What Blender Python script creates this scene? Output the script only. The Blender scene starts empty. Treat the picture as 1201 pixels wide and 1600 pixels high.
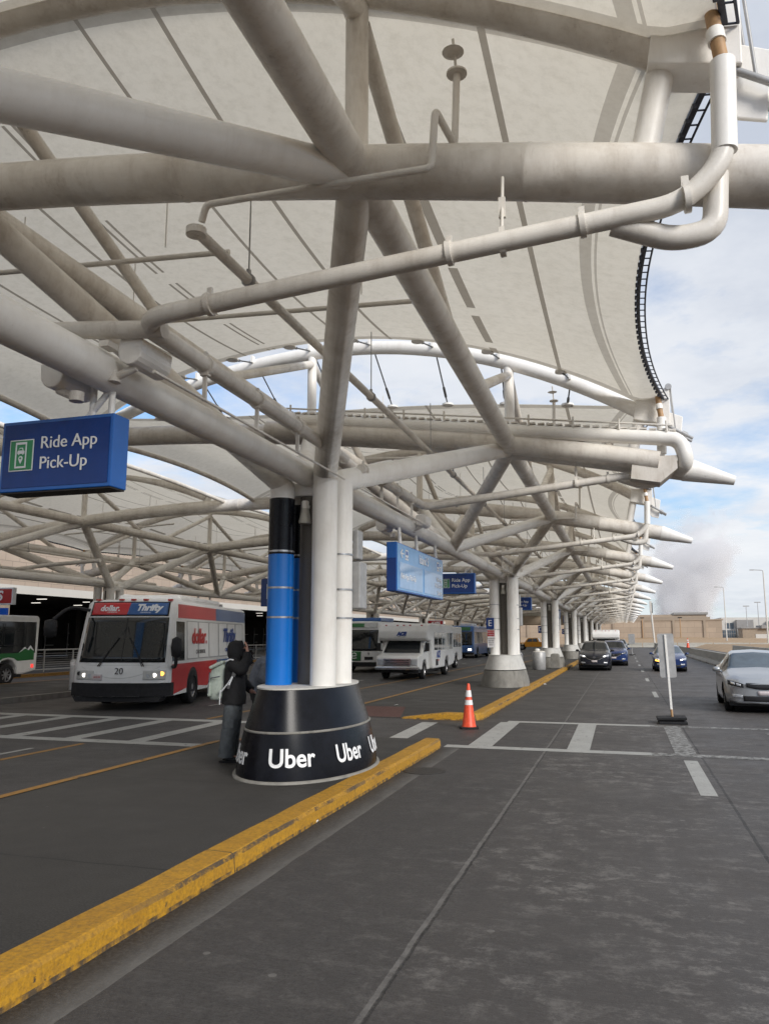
STEAM = True; SKY = .080; SUNE = 2.4; EXPO = .42; CLOUDS = (-21.94, 20.85, 15.83)
import bpy, bmesh, math, random
import numpy as np
from mathutils import Vector, Matrix
random.seed(7)
R = math.radians
C = bpy.context.scene.collection
SC = bpy.context.scene

# ---------------------------------------------------------------- materials
def nodes_of(name):
    m = bpy.data.materials.new(name); m.use_nodes = True
    nt = m.node_tree; b = nt.nodes['Principled BSDF']
    return m, nt, b

def mk(nt, t, **kw):
    n = nt.nodes.new(t)
    for k, v in kw.items(): setattr(n, k, v)
    return n

def mathn(nt, op, a, b=None, clamp=False):
    n = mk(nt, 'ShaderNodeMath', operation=op); n.use_clamp = clamp
    for i, s in enumerate((a, b)):
        if s is None: continue
        if isinstance(s, (int, float)): n.inputs[i].default_value = s
        else: nt.links.new(s, n.inputs[i])
    return n.outputs[0]

def ramp(nt, fac, stops):
    r = mk(nt, 'ShaderNodeValToRGB'); el = r.color_ramp.elements
    while len(el) < len(stops): el.new(.5)
    for e, (p, c) in zip(el, stops):
        e.position = p
        e.color = (c, c, c, 1) if isinstance(c, (int, float)) else (*c, 1)
    nt.links.new(fac, r.inputs[0]); return r.outputs[0]

def noise(nt, scale, detail=4, rough=.55, vec=None, stretch=None):
    if vec is None: vec = mk(nt, 'ShaderNodeTexCoord').outputs['Object']
    if stretch:
        mp = mk(nt, 'ShaderNodeMapping'); mp.inputs['Scale'].default_value = stretch
        nt.links.new(vec, mp.inputs[0]); vec = mp.outputs[0]
    n = mk(nt, 'ShaderNodeTexNoise'); n.inputs['Scale'].default_value = scale
    n.inputs['Detail'].default_value = detail; n.inputs['Roughness'].default_value = rough
    nt.links.new(vec, n.inputs['Vector']); return n.outputs['Fac']

def mixc(nt, fac, a, b, blend='MIX'):
    n = mk(nt, 'ShaderNodeMix', data_type='RGBA', blend_type=blend)
    if isinstance(fac, (int, float)): n.inputs[0].default_value = fac
    else: nt.links.new(fac, n.inputs[0])
    for i, s in ((6, a), (7, b)):
        if isinstance(s, tuple): n.inputs[i].default_value = (*s, 1)
        else: nt.links.new(s, n.inputs[i])
    return n.outputs[2]

def bump(nt, b, h, strength=.2, dist=.02):
    n = mk(nt, 'ShaderNodeBump'); n.inputs['Strength'].default_value = strength
    n.inputs['Distance'].default_value = dist
    nt.links.new(h, n.inputs['Height']); nt.links.new(n.outputs[0], b.inputs['Normal'])

def dk(c, k): return tuple(min(1, x*k) for x in c)

def mat(name, col, rough=.5, metal=0., var=.15, scale=3., bmp=0., coat=0., emit=0., stretch=None, spec=None):
    m, nt, b = nodes_of(name)
    f = noise(nt, scale, 5, .6, stretch=stretch)
    f = ramp(nt, f, ((.3, 0.), (.7, 1.)))
    c = mixc(nt, f, dk(col, 1-var), dk(col, 1+var*.5))
    nt.links.new(c, b.inputs['Base Color'])
    b.inputs['Roughness'].default_value = rough; b.inputs['Metallic'].default_value = metal
    b.inputs['Coat Weight'].default_value = coat
    if coat: b.inputs['Coat Roughness'].default_value = .06
    if spec is not None: b.inputs['Specular IOR Level'].default_value = spec
    if bmp: bump(nt, b, noise(nt, scale*12, 3), bmp, .01)
    if emit:
        b.inputs['Emission Color'].default_value = (*col, 1); b.inputs['Emission Strength'].default_value = emit
    return m

def steel_mat(name, col, dirt, amount):
    """painted steel tube: rain streaks and road grime with a patchy outline of their own"""
    m, nt, b = nodes_of(name)
    a = ramp(nt, noise(nt, 1.1, 6, .65), ((.42, 0.), (.72, 1.)))
    s = ramp(nt, noise(nt, 5., 5, .7, stretch=(1, 1, .25)), ((.45, 0.), (.75, 1.)))
    sp = ramp(nt, noise(nt, 60., 2, .5), ((.66, 0.), (.74, 1.)))
    f = mathn(nt, 'MULTIPLY', mathn(nt, 'ADD', mathn(nt, 'MULTIPLY', a, .55), mathn(nt, 'MULTIPLY', s, .45)), amount)
    f = mathn(nt, 'ADD', f, mathn(nt, 'MULTIPLY', sp, .12), True)
    drip = ramp(nt, noise(nt, 13., 5, .75, stretch=(1, 1, .10)), ((.54, 0.), (.72, 1.)))
    where = ramp(nt, noise(nt, .8, 4, .6), ((.42, 0.), (.62, 1.)))
    f = mathn(nt, 'ADD', f, mathn(nt, 'MULTIPLY', mathn(nt, 'MULTIPLY', drip, where), .45*amount), True)
    scuff = ramp(nt, noise(nt, 3.1, 9, .8), ((.655, 0.), (.675, .5)))
    nt.links.new(mixc(nt, scuff, mixc(nt, f, col, dirt), dk(dirt, .6)), b.inputs['Base Color'])
    nt.links.new(ramp(nt, a, ((0, .38), (1, .62))), b.inputs['Roughness'])
    bump(nt, b, noise(nt, 18., 6, .7), .14, .01)
    return m

M = {}
M['white_steel'] = steel_mat('white_steel_paint', (.88, .865, .83), (.52, .46, .39), .5)
M['shaded_dirty_steel'] = steel_mat('shaded_dirty_steel_paint', (.80, .765, .71), (.40, .34, .275), .9)  # darker copy for steel under the canopy: grime and painted-in shade together
M['grey_steel'] = mat('grey_galvanised', (.40, .40, .40), .5, .3, .2, 6)
M['dark_steel'] = mat('dark_edge_steel', (.05, .055, .075), .5, .2, .3, 8)
M['pipe'] = steel_mat('pipe_paint', (.76, .73, .68), (.36, .31, .25), .7)
M['brass'] = mat('tape_wrapped_pipe', (.42, .25, .12), .55, 0, .3, 9)
M['cable'] = mat('cable_steel', (.16, .16, .16), .45, .6, .2, 10)
M['black_gloss'] = mat('black_vinyl_wrap', (.006, .0065, .010), .27, 0, .5, 5, .03, spec=.2)
M['blue_wrap'] = mat('blue_vinyl_wrap', (.004, .17, .62), .28, 0, .06, 3)
M['blue_sign'] = mat('blue_sign_face', (.003, .034, .19), .18, 0, .15, 4, spec=.3)
M['blue_edge'] = mat('blue_sign_case', (.012, .11, .42), .35, 0, .1, 4)
M['sign_light'] = mat('pale_blue_panel', (.10, .33, .66), .16, 0, .08, 3)
M['sign_screen'] = mat('sky_tint_screen', (.22, .40, .66), .06, 0, .12, 5)  # sign glass paled: the sky's reflection is put into its colour
M['sign_white'] = mat('sign_white', (.72, .74, .76), .4, 0, .05, 9)
M['sign_green'] = mat('sign_green', (.015, .22, .075), .35, 0, .06, 9)
M['sign_red'] = mat('sign_red', (.40, .022, .028), .4, 0, .08, 9)
M['white_text'] = mat('white_lettering', (.78, .79, .80), .45, 0, .04, 9)
M['grey_text'] = mat('grey_lettering', (.10, .10, .10), .5, 0, .1, 9)
M['red_text'] = mat('red_lettering', (.50, .03, .025), .45, 0, .05, 9)
M['blue_text'] = mat('navy_lettering', (.015, .05, .24), .45, 0, .05, 9)
M['black_text'] = mat('black_lettering', (.012, .012, .014), .5, 0, .1, 9)
M['orange'] = mat('traffic_orange', (.78, .085, .03), .45, 0, .25, 14)
M['refl_white'] = mat('reflective_white', (.78, .76, .76), .4, 0, .12, 20)
M['rubber'] = mat('black_rubber', (.018, .018, .02), .75, 0, .35, 10, .1, spec=.3)
M['tyre'] = mat('tyre_rubber', (.016, .016, .017), .8, 0, .3, 12, .1, spec=.3)
M['rim'] = mat('alloy_rim', (.42, .42, .43), .32, .75, .1, 8)
M['chrome'] = mat('chrome', (.70, .70, .70), .14, .95, .05, 8)
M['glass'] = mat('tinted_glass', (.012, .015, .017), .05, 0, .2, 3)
M['glass_light'] = mat('sky_tint_glass', (.09, .12, .15), .04, 0, .2, 3)  # paler glass copy, sky reflection painted into the base colour
M['black_plastic'] = mat('black_plastic', (.02, .02, .022), .5, 0, .3, 10, .05, spec=.3)
M['lamp_glass'] = mat('lamp_glass', (.55, .57, .60), .08, .2, .2, 20)
M['lamp_lit'] = mat('lit_headlamp', (1., .93, .85), .3, 0, 0, 3, emit=3.)
M['amber_lit'] = mat('lit_amber_lamp', (1., .42, .06), .3, 0, 0, 3, emit=3.)
M['red_lit'] = mat('lit_tail_lamp', (1., .06, .05), .3, 0, 0, 3, emit=.8)
M['ceiling_lit'] = mat('lit_ceiling_lamp', (1., .95, .85), .3, 0, 0, 3, emit=.9)
M['bus_white'] = steel_mat('bus_white_paint', (.78, .78, .77), (.50, .48, .45), .45)
M['bus_grey'] = mat('bus_pale_grey_paint', (.50, .50, .48), .35, 0, .12, 2, coat=.2)
M['bus_red'] = mat('bus_red_paint', (.56, .028, .032), .3, 0, .08, 2, coat=.3)
M['bus_blue'] = mat('bus_blue_paint', (.022, .10, .30), .3, 0, .08, 2, coat=.3)
M['bus_mid_blue'] = mat('bus_mid_blue_paint', (.03, .12, .36), .3, 0, .1, 2, coat=.3)
M['bus_green'] = mat('bus_green_paint', (.018, .14, .035), .35, 0, .1, 3)
M['car_grey'] = mat('silver_grey_paint', (.42, .44, .46), .3, .55, .04, 3, coat=.8)
M['car_dark'] = mat('dark_navy_paint', (.016, .018, .03), .25, .2, .1, 3, coat=.7)
M['car_blue'] = mat('blue_car_paint', (.012, .035, .14), .25, .2, .08, 3, coat=.8)
M['car_white'] = mat('white_car_paint', (.62, .63, .64), .3, 0, .06, 3, coat=.5)
M['car_yellow'] = mat('yellow_truck_paint', (.72, .30, .015), .35, 0, .06, 3, coat=.4)
M['plate'] = mat('licence_plate', (.58, .52, .52), .5, 0, .15, 30)
M['skin'] = mat('skin', (.50, .27, .20), .5, 0, .08, 20)
M['black_cloth'] = mat('black_coat_cloth', (.010, .010, .012), .85, 0, .4, 14, .3)
M['grey_cloth'] = mat('grey_jacket_cloth', (.14, .155, .19), .85, 0, .3, 20, .3)
M['denim'] = mat('grey_blue_trousers', (.10, .112, .122), .85, 0, .3, 14, .4)
M['boot'] = mat('dark_boot', (.02, .022, .024), .7, 0, .3, 20)
M['sage'] = mat('pale_sage_canvas', (.46, .52, .46), .75, 0, .18, 16, .3)
M['fur'] = mat('brown_fur', (.035, .022, .016), .9, 0, .5, 60, .6)
M['tan_wall'] = None
def concrete(name, col, stain=.5, sc=2.5, rough=.8):
    m, nt, b = nodes_of(name)
    a = ramp(nt, noise(nt, sc, 7, .65), ((.38, 0.), (.68, 1.)))
    s = ramp(nt, noise(nt, sc*2, 5, .7, stretch=(1, 1, .2)), ((.5, 0.), (.8, 1.)))
    p = ramp(nt, noise(nt, sc*26, 2), ((.66, 0.), (.72, 1.)))
    f = mathn(nt, 'MAXIMUM', mathn(nt, 'MULTIPLY', a, .6), s)
    f = mathn(nt, 'MAXIMUM', f, mathn(nt, 'MULTIPLY', p, .5))
    nt.links.new(mixc(nt, f, col, dk(col, 1-stain)), b.inputs['Base Color'])
    b.inputs['Roughness'].default_value = rough
    bump(nt, b, noise(nt, sc*30, 4), .25, .01); return m
M['concrete'] = concrete('stained_concrete', (.27, .26, .235), .68)
M['concrete_pale'] = concrete('pale_concrete', (.44, .42, .37), .35)
M['cap_white'] = concrete('white_painted_cap', (.62, .61, .58), .35)
M['facade_white'] = concrete('white_render_facade', (.62, .60, .56), .12, .3)
M['facade_grey'] = concrete('grey_facade', (.32, .31, .30), .2, .3)
M['facade_tan'] = concrete('tan_facade', (.36, .29, .22), .2, .3)
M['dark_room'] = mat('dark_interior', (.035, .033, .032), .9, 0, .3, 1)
M['dirt'] = concrete('dry_grass_bank', (.40, .27, .15), .3, .15)

def block_wall(name, col, w, h, mortar):
    m, nt, b = nodes_of(name)
    tc = mk(nt, 'ShaderNodeTexCoord'); sp = mk(nt, 'ShaderNodeSeparateXYZ'); cb = mk(nt, 'ShaderNodeCombineXYZ')
    nt.links.new(tc.outputs['Object'], sp.inputs[0])
    nt.links.new(mathn(nt, 'ADD', sp.outputs[0], sp.outputs[1]), cb.inputs[0]); nt.links.new(sp.outputs[2], cb.inputs[1])
    br = mk(nt, 'ShaderNodeTexBrick'); nt.links.new(cb.outputs[0], br.inputs[0])
    br.inputs['Scale'].default_value = 1; br.inputs['Brick Width'].default_value = w; br.inputs['Row Height'].default_value = h
    br.inputs['Mortar Size'].default_value = mortar
    br.inputs['Color1'].default_value = (*col, 1); br.inputs['Color2'].default_value = (*dk(col, .86), 1)
    br.inputs['Mortar'].default_value = (*dk(col, .55), 1)
    st = ramp(nt, noise(nt, .3, 6, .6), ((.4, 0.), (.75, .35)))
    nt.links.new(mixc(nt, st, br.outputs[0], dk(col, .6)), b.inputs['Base Color'])
    b.inputs['Roughness'].default_value = .85; return m
M['tan_wall'] = block_wall('tan_panel_wall', (.44, .35, .265), 4.2, 1.6, .03)
M['brick'] = block_wall('tan_block_wall', (.50, .40, .32), 1.2, .6, .02)

def mesh_cover():
    m, nt, b = nodes_of('perforated_cover')
    tc = mk(nt, 'ShaderNodeTexCoord'); sp = mk(nt, 'ShaderNodeSeparateXYZ'); nt.links.new(tc.outputs['UV'], sp.inputs[0])
    def cell(s, o): 
        a = mathn(nt, 'FRACT', mathn(nt, 'ADD', mathn(nt, 'MULTIPLY', s, 1.), o)); return mathn(nt, 'SUBTRACT', a, .5)
    def dots(o):
        x, y = cell(sp.outputs[0], o), cell(sp.outputs[1], o)
        d = mathn(nt, 'ADD', mathn(nt, 'MULTIPLY', x, x), mathn(nt, 'MULTIPLY', y, y))
        return mathn(nt, 'LESS_THAN', d, .055)
    f = mathn(nt, 'MAXIMUM', dots(0.), dots(.5))
    nt.links.new(mixc(nt, f, (.21, .19, .165), (.012, .011, .010)), b.inputs['Base Color'])
    b.inputs['Roughness'].default_value = .55; return m
M['perforated'] = mesh_cover()

def road_mat():
    m, nt, b = nodes_of('road_concrete')
    tc = mk(nt, 'ShaderNodeTexCoord'); o = tc.outputs['Object']
    sp = mk(nt, 'ShaderNodeSeparateXYZ'); nt.links.new(o, sp.inputs[0]); X, Y = sp.outputs[0], sp.outputs[1]
    big = ramp(nt, noise(nt, .22, 6, .6), ((.3, 0.), (.72, 1.)))
    strk = noise(nt, 2.2, 6, .7, stretch=(1.6, .16, 1))
    fine = noise(nt, 30., 5, .8)
    fine2 = noise(nt, 170., 2, .6)
    slab = ramp(nt, mathn(nt, 'ADD', mathn(nt, 'MULTIPLY', X, .1), .5), ((.20, .0), (.36, .25), (.38, .62), (.60, 1.)))  # lane tone by X: paler right slab, plus canopy shade painted into the left
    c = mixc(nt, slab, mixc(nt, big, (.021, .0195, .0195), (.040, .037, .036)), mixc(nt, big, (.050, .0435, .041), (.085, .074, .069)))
    c = mixc(nt, ramp(nt, strk, ((.42, 0.), (.7, .6))), c, (.038, .035, .035))
    c = mixc(nt, ramp(nt, fine, ((.35, .0), (.7, .8))), c, (.080, .074, .071))
    c = mixc(nt, ramp(nt, fine2, ((.58, 0.), (.72, .55))), c, (.19, .18, .17))
    # broom marks across the lane
    brm = noise(nt, 5., 4, .65, stretch=(.5, 18., 1))
    c = mixc(nt, ramp(nt, brm, ((.42, 0.), (.72, .5))), c, (.024, .022, .022))
    # scuffed paler patches between the wheel paths
    pat = ramp(nt, noise(nt, 3.6, 12, .86, stretch=(.9, 1.15, 1)), ((.50, 0.), (.60, 1.)))
    zone = ramp(nt, noise(nt, .55, 4), ((.36, .12), (.58, 1.)))
    gx = ramp(nt, mathn(nt, 'ADD', mathn(nt, 'MULTIPLY', X, .14), .5), ((.08, .12), (.27, .4), (.38, 1.), (.62, 1.), (.70, .55)))
    fpat = mathn(nt, 'MULTIPLY', mathn(nt, 'MULTIPLY', mathn(nt, 'MULTIPLY', pat, zone), gx), .55)
    c = mixc(nt, fpat, c, (.27, .255, .24))
    # oil drips
    oil = ramp(nt, noise(nt, 1.3, 5, .6), ((.62, 0.), (.72, 1.)))
    c = mixc(nt, mathn(nt, 'MULTIPLY', oil, .5), c, (.02, .019, .02))
    # chewing gum spots
    vo = mk(nt, 'ShaderNodeTexVoronoi'); vo.inputs['Scale'].default_value = 1.7; nt.links.new(o, vo.inputs['Vector'])
    gum = mathn(nt, 'LESS_THAN', vo.outputs['Distance'], .045)
    c = mixc(nt, mathn(nt, 'MULTIPLY', gum, .5), c, (.2, .19, .18))
    # concrete gutter pan along the kerb: grime at the foot, dusty towards its straight outer seam
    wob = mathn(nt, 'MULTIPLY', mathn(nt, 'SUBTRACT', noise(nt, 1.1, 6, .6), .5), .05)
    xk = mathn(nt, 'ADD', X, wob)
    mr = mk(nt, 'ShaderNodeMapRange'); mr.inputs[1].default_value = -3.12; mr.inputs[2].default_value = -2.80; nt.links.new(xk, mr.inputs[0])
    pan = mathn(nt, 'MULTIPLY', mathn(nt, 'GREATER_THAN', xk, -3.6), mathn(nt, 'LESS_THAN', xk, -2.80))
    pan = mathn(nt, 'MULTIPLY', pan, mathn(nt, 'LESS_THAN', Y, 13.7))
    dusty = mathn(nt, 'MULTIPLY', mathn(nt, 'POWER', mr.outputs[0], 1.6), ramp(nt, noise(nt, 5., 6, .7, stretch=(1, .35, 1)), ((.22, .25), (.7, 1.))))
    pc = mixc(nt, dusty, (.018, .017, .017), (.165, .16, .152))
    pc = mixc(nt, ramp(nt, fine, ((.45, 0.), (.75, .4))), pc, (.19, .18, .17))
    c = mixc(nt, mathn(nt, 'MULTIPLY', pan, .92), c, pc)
    # lane joints and cracks
    w1 = mathn(nt, 'MULTIPLY', mathn(nt, 'SUBTRACT', noise(nt, 2.2, 6, .7), .5), .045)
    jm = None
    for x0, hw in ((-1.33, .012), (1.10, .016), (4.7, .02)):
        j = mathn(nt, 'LESS_THAN', mathn(nt, 'ABSOLUTE', mathn(nt, 'SUBTRACT', mathn(nt, 'ADD', X, w1), x0)), hw)
        jm = j if jm is None else mathn(nt, 'MAXIMUM', jm, j)
    rag = ramp(nt, noise(nt, 14., 4, .7), ((.3, .35), (.6, 1.)))
    lite = None
    for x0 in (-1.355,):
        j = mathn(nt, 'LESS_THAN', mathn(nt, 'ABSOLUTE', mathn(nt, 'SUBTRACT', mathn(nt, 'ADD', X, w1), x0)), .022); lite = j
    c = mixc(nt, mathn(nt, 'MULTIPLY', mathn(nt, 'MULTIPLY', lite, ramp(nt, noise(nt, 9., 5, .7), ((.3, .2), (.6, 1.)))), .55), c, (.22, .21, .2))
    tr = None
    for y0 in (12.35, 16.95, 22.5, 29., 36., 43.5, 52.):
        j = mathn(nt, 'LESS_THAN', mathn(nt, 'ABSOLUTE', mathn(nt, 'SUBTRACT', mathn(nt, 'ADD', Y, mathn(nt, 'MULTIPLY', w1, 1.5)), y0)), .012)
        tr = j if tr is None else mathn(nt, 'MAXIMUM', tr, j)
    tr = mathn(nt, 'MULTIPLY', tr, mathn(nt, 'GREATER_THAN', X, -3.3))
    jm = mathn(nt, 'MULTIPLY', mathn(nt, 'MAXIMUM', jm, tr), rag)
    c = mixc(nt, mathn(nt, 'MULTIPLY', jm, .85), c, (.012, .011, .011))
    nt.links.new(c, b.inputs['Base Color'])
    rg = ramp(nt, noise(nt, .8, 6, .65), ((.3, .52), (.7, .78)))
    nt.links.new(rg, b.inputs['Roughness'])
    h = mathn(nt, 'SUBTRACT', mathn(nt, 'ADD', fine, mathn(nt, 'MULTIPLY', brm, .6)), mathn(nt, 'MULTIPLY', jm, 2.))
    bump(nt, b, h, .35, .012); return m
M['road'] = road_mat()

def island_mat():
    m, nt, b = nodes_of('island_paving')
    tc = mk(nt, 'ShaderNodeTexCoord'); sp = mk(nt, 'ShaderNodeSeparateXYZ'); nt.links.new(tc.outputs['Object'], sp.inputs[0])
    big = ramp(nt, noise(nt, .5, 6, .6), ((.3, 0.), (.72, 1.)))
    c = mixc(nt, big, (.019, .0172, .0155), (.033, .030, .027))
    fine = noise(nt, 60., 4, .7)
    c = mixc(nt, ramp(nt, fine, ((.4, 0.), (.75, .5))), c, (.10, .093, .086))
    pt = ramp(nt, noise(nt, 2.2, 6, .7), ((.58, 0.), (.7, .5)))
    c = mixc(nt, pt, c, (.03, .028, .026))
    vo = mk(nt, 'ShaderNodeTexVoronoi'); vo.inputs['Scale'].default_value = 2.3; nt.links.new(tc.outputs['Object'], vo.inputs['Vector'])
    c = mixc(nt, mathn(nt, 'MULTIPLY', mathn(nt, 'LESS_THAN', vo.outputs['Distance'], .035), .5), c, (.17, .16, .15))
    w1 = mathn(nt, 'MULTIPLY', mathn(nt, 'SUBTRACT', noise(nt, .9, 5), .5), .12)
    j = None
    for y0 in (2.6, 5.55, 8.9, 22., 26., 32., 38., 45.):
        q = mathn(nt, 'LESS_THAN', mathn(nt, 'ABSOLUTE', mathn(nt, 'SUBTRACT', mathn(nt, 'ADD', sp.outputs[1], w1), y0)), .012)
        j = q if j is None else mathn(nt, 'MAXIMUM', j, q)
    c = mixc(nt, mathn(nt, 'MULTIPLY', j, .85), c, (.01, .01, .01))
    nt.links.new(c, b.inputs['Base Color'])
    nt.links.new(ramp(nt, noise(nt, 1.2, 5), ((.3, .6), (.7, .85))), b.inputs['Roughness'])
    bump(nt, b, fine, .3, .01); return m
M['island'] = island_mat()

def paint(name, col, wear, sc=6., under=(.06, .055, .05), chips=None):
    """road paint scuffed through to the surface below"""
    m, nt, b = nodes_of(name)
    f = ramp(nt, noise(nt, sc, 8, .75), ((wear-.05, 1.), (wear+.05, 0.)))
    g = ramp(nt, noise(nt, sc*.35, 5, .7), ((.35, 0.), (.75, .45)))
    c = mixc(nt, g, col, dk(col, .55))
    sp = ramp(nt, noise(nt, sc*12, 3, .7), ((.3, .35), (.5, 0.)))
    c = mixc(nt, sp, c, under)
    nt.links.new(mixc(nt, f, c, under), b.inputs['Base Color'])
    b.inputs['Roughness'].default_value = .65
    bump(nt, b, noise(nt, sc*14, 4), .3, .01); return m
M['white_paint'] = paint('worn_white_paint', (.40, .40, .38), .37)
M['white_paint_worn'] = paint('very_worn_white_paint', (.34, .34, .33), .50, 9.)
def kerb_mat():
    m, nt, b = nodes_of('kerb_yellow_paint')
    tc = mk(nt, 'ShaderNodeTexCoord'); sp = mk(nt, 'ShaderNodeSeparateXYZ'); nt.links.new(tc.outputs['Object'], sp.inputs[0])
    c = mixc(nt, ramp(nt, noise(nt, 3., 6, .7), ((.3, 0.), (.75, 1.))), (.52, .27, .012), (.38, .19, .014))
    c = mixc(nt, ramp(nt, noise(nt, 30., 5, .75), ((.42, 0.), (.7, .75))), c, (.17, .09, .02))
    arris = mathn(nt, 'LESS_THAN', mathn(nt, 'ABSOLUTE', mathn(nt, 'SUBTRACT', sp.outputs[2], .132)), .016)
    worn = mathn(nt, 'MULTIPLY', arris, mathn(nt, 'MULTIPLY', ramp(nt, noise(nt, 1.3, 10, .82, stretch=(1, .7, 1)), ((.47, 0.), (.53, 1.))), ramp(nt, noise(nt, .37, 3), ((.40, .15), (.55, 1.)))))
    chips = ramp(nt, noise(nt, 7., 7, .75), ((.65, 0.), (.69, 1.)))
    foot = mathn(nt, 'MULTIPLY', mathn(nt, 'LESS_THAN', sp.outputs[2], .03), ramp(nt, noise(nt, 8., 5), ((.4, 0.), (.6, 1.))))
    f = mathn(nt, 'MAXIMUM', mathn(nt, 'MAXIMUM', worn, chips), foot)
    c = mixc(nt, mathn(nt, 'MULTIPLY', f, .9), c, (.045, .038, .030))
    j = mathn(nt, 'LESS_THAN', mathn(nt, 'FRACT', mathn(nt, 'DIVIDE', sp.outputs[1], 3.05)), .004)
    c = mixc(nt, j, c, (.03, .025, .02))
    nt.links.new(c, b.inputs['Base Color']); b.inputs['Roughness'].default_value = .6
    bump(nt, b, mathn(nt, 'SUBTRACT', noise(nt, 45., 4), mathn(nt, 'MULTIPLY', f, .8)), .5, .012); return m
M['yellow_paint'] = kerb_mat()
M['yellow_old'] = paint('kerb_yellow_paint', (.50, .25, .022), .36, 7., (.09, .075, .06))
M['yellow_line'] = paint('worn_yellow_line', (.34, .17, .03), .40, 5.)
M['tactile'] = mat('red_brown_tactile', (.085, .038, .032), .75, 0, .2, 8, .4)
M['iron'] = mat('cast_iron_cover', (.05, .047, .045), .6, .4, .3, 20, .3)
M['litter'] = mat('white_litter', (.7, .7, .68), .6, 0, .1, 20)
M['pink'] = mat('pink_litter', (.75, .02, .16), .5, 0, .1, 20)

def membrane():
    m, nt, b = nodes_of('tensile_fabric')
    tc = mk(nt, 'ShaderNodeTexCoord'); sp = mk(nt, 'ShaderNodeSeparateXYZ'); nt.links.new(tc.outputs['Object'], sp.inputs[0])
    X = mathn(nt, 'ADD', sp.outputs[0], -12.7); uv = mk(nt, 'ShaderNodeSeparateXYZ'); nt.links.new(tc.outputs['UV'], uv.inputs[0])
    U, V = uv.outputs[0], uv.outputs[1]          # metres from the outer edge, metres from the nearer rib
    def band(s, c, w): return mathn(nt, 'LESS_THAN', mathn(nt, 'ABSOLUTE', mathn(nt, 'SUBTRACT', s, c)), w)
    def mx(*a):
        r = a[0]
        for k in a[1:]: r = mathn(nt, 'MAXIMUM', r, k)
        return r
    seams = mx(band(X, -.93, .035), band(X, -4.15, .03), band(X, -5.05, .025), band(X, -7.35, .025), band(X, -9.2, .025))
    dash = mathn(nt, 'LESS_THAN', mathn(nt, 'FRACT', mathn(nt, 'MULTIPLY', sp.outputs[1], .55)), .80)
    dd = mathn(nt, 'MULTIPLY', mx(band(X, -2.12, .07), band(X, -6.66, .022), band(X, -6.78, .022), band(X, -8.35, .022), band(X, -8.47, .022)), dash)
    ring = mx(band(U, .62, .07), band(U, .50, .015), band(V, .14, .11))
    f = mathn(nt, 'MULTIPLY', mx(seams, dd, mathn(nt, 'MULTIPLY', ring, .6)), .75)
    st = ramp(nt, noise(nt, .7, 7, .65), ((.35, 0.), (.8, .38)))
    st2 = ramp(nt, noise(nt, 7., 9, .8), ((.45, 0.), (.72, .32)))
    c = mixc(nt, st, (.84, .80, .72), (.66, .62, .535)); c = mixc(nt, st2, c, (.40, .365, .29))
    c = mixc(nt, f, c, (.16, .13, .095))
    nt.links.new(c, b.inputs['Base Color']); b.inputs['Roughness'].default_value = .6
    tr = mk(nt, 'ShaderNodeBsdfTranslucent'); nt.links.new(mixc(nt, 1., c, (1., .975, .92), 'MULTIPLY'), tr.inputs[0])
    ms = mk(nt, 'ShaderNodeMixShader'); ms.inputs[0].default_value = TRANSLUCENCY
    nt.links.new(b.outputs[0], ms.inputs[1]); nt.links.new(tr.outputs[0], ms.inputs[2])
    nt.links.new(ms.outputs[0], nt.nodes['Material Output'].inputs[0])
    bump(nt, b, mathn(nt, 'ADD', noise(nt, 5., 5, .7), mathn(nt, 'MULTIPLY', noise(nt, 1.2, 4, .6, stretch=(1, .25, 1)), 2.)), .3, .04); return m
TRANSLUCENCY = .47
M['fabric'] = membrane()

# ---------------------------------------------------------------- mesh builder
def rounded(pts, rad=.15, k=6):
    """a polyline with its corners turned into arcs"""
    P = [Vector(p) for p in pts]; out = [P[0]]
    for a, b, c in zip(P, P[1:], P[2:]):
        d1, d2 = (a-b), (c-b); r = min(rad, d1.length*.45, d2.length*.45)
        s, e = b+d1.normalized()*r, b+d2.normalized()*r
        for i in range(k+1):
            t = i/k; out.append(s*(1-t)**2 + b*2*t*(1-t) + e*t*t)
    out.append(P[-1]); return out

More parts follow.
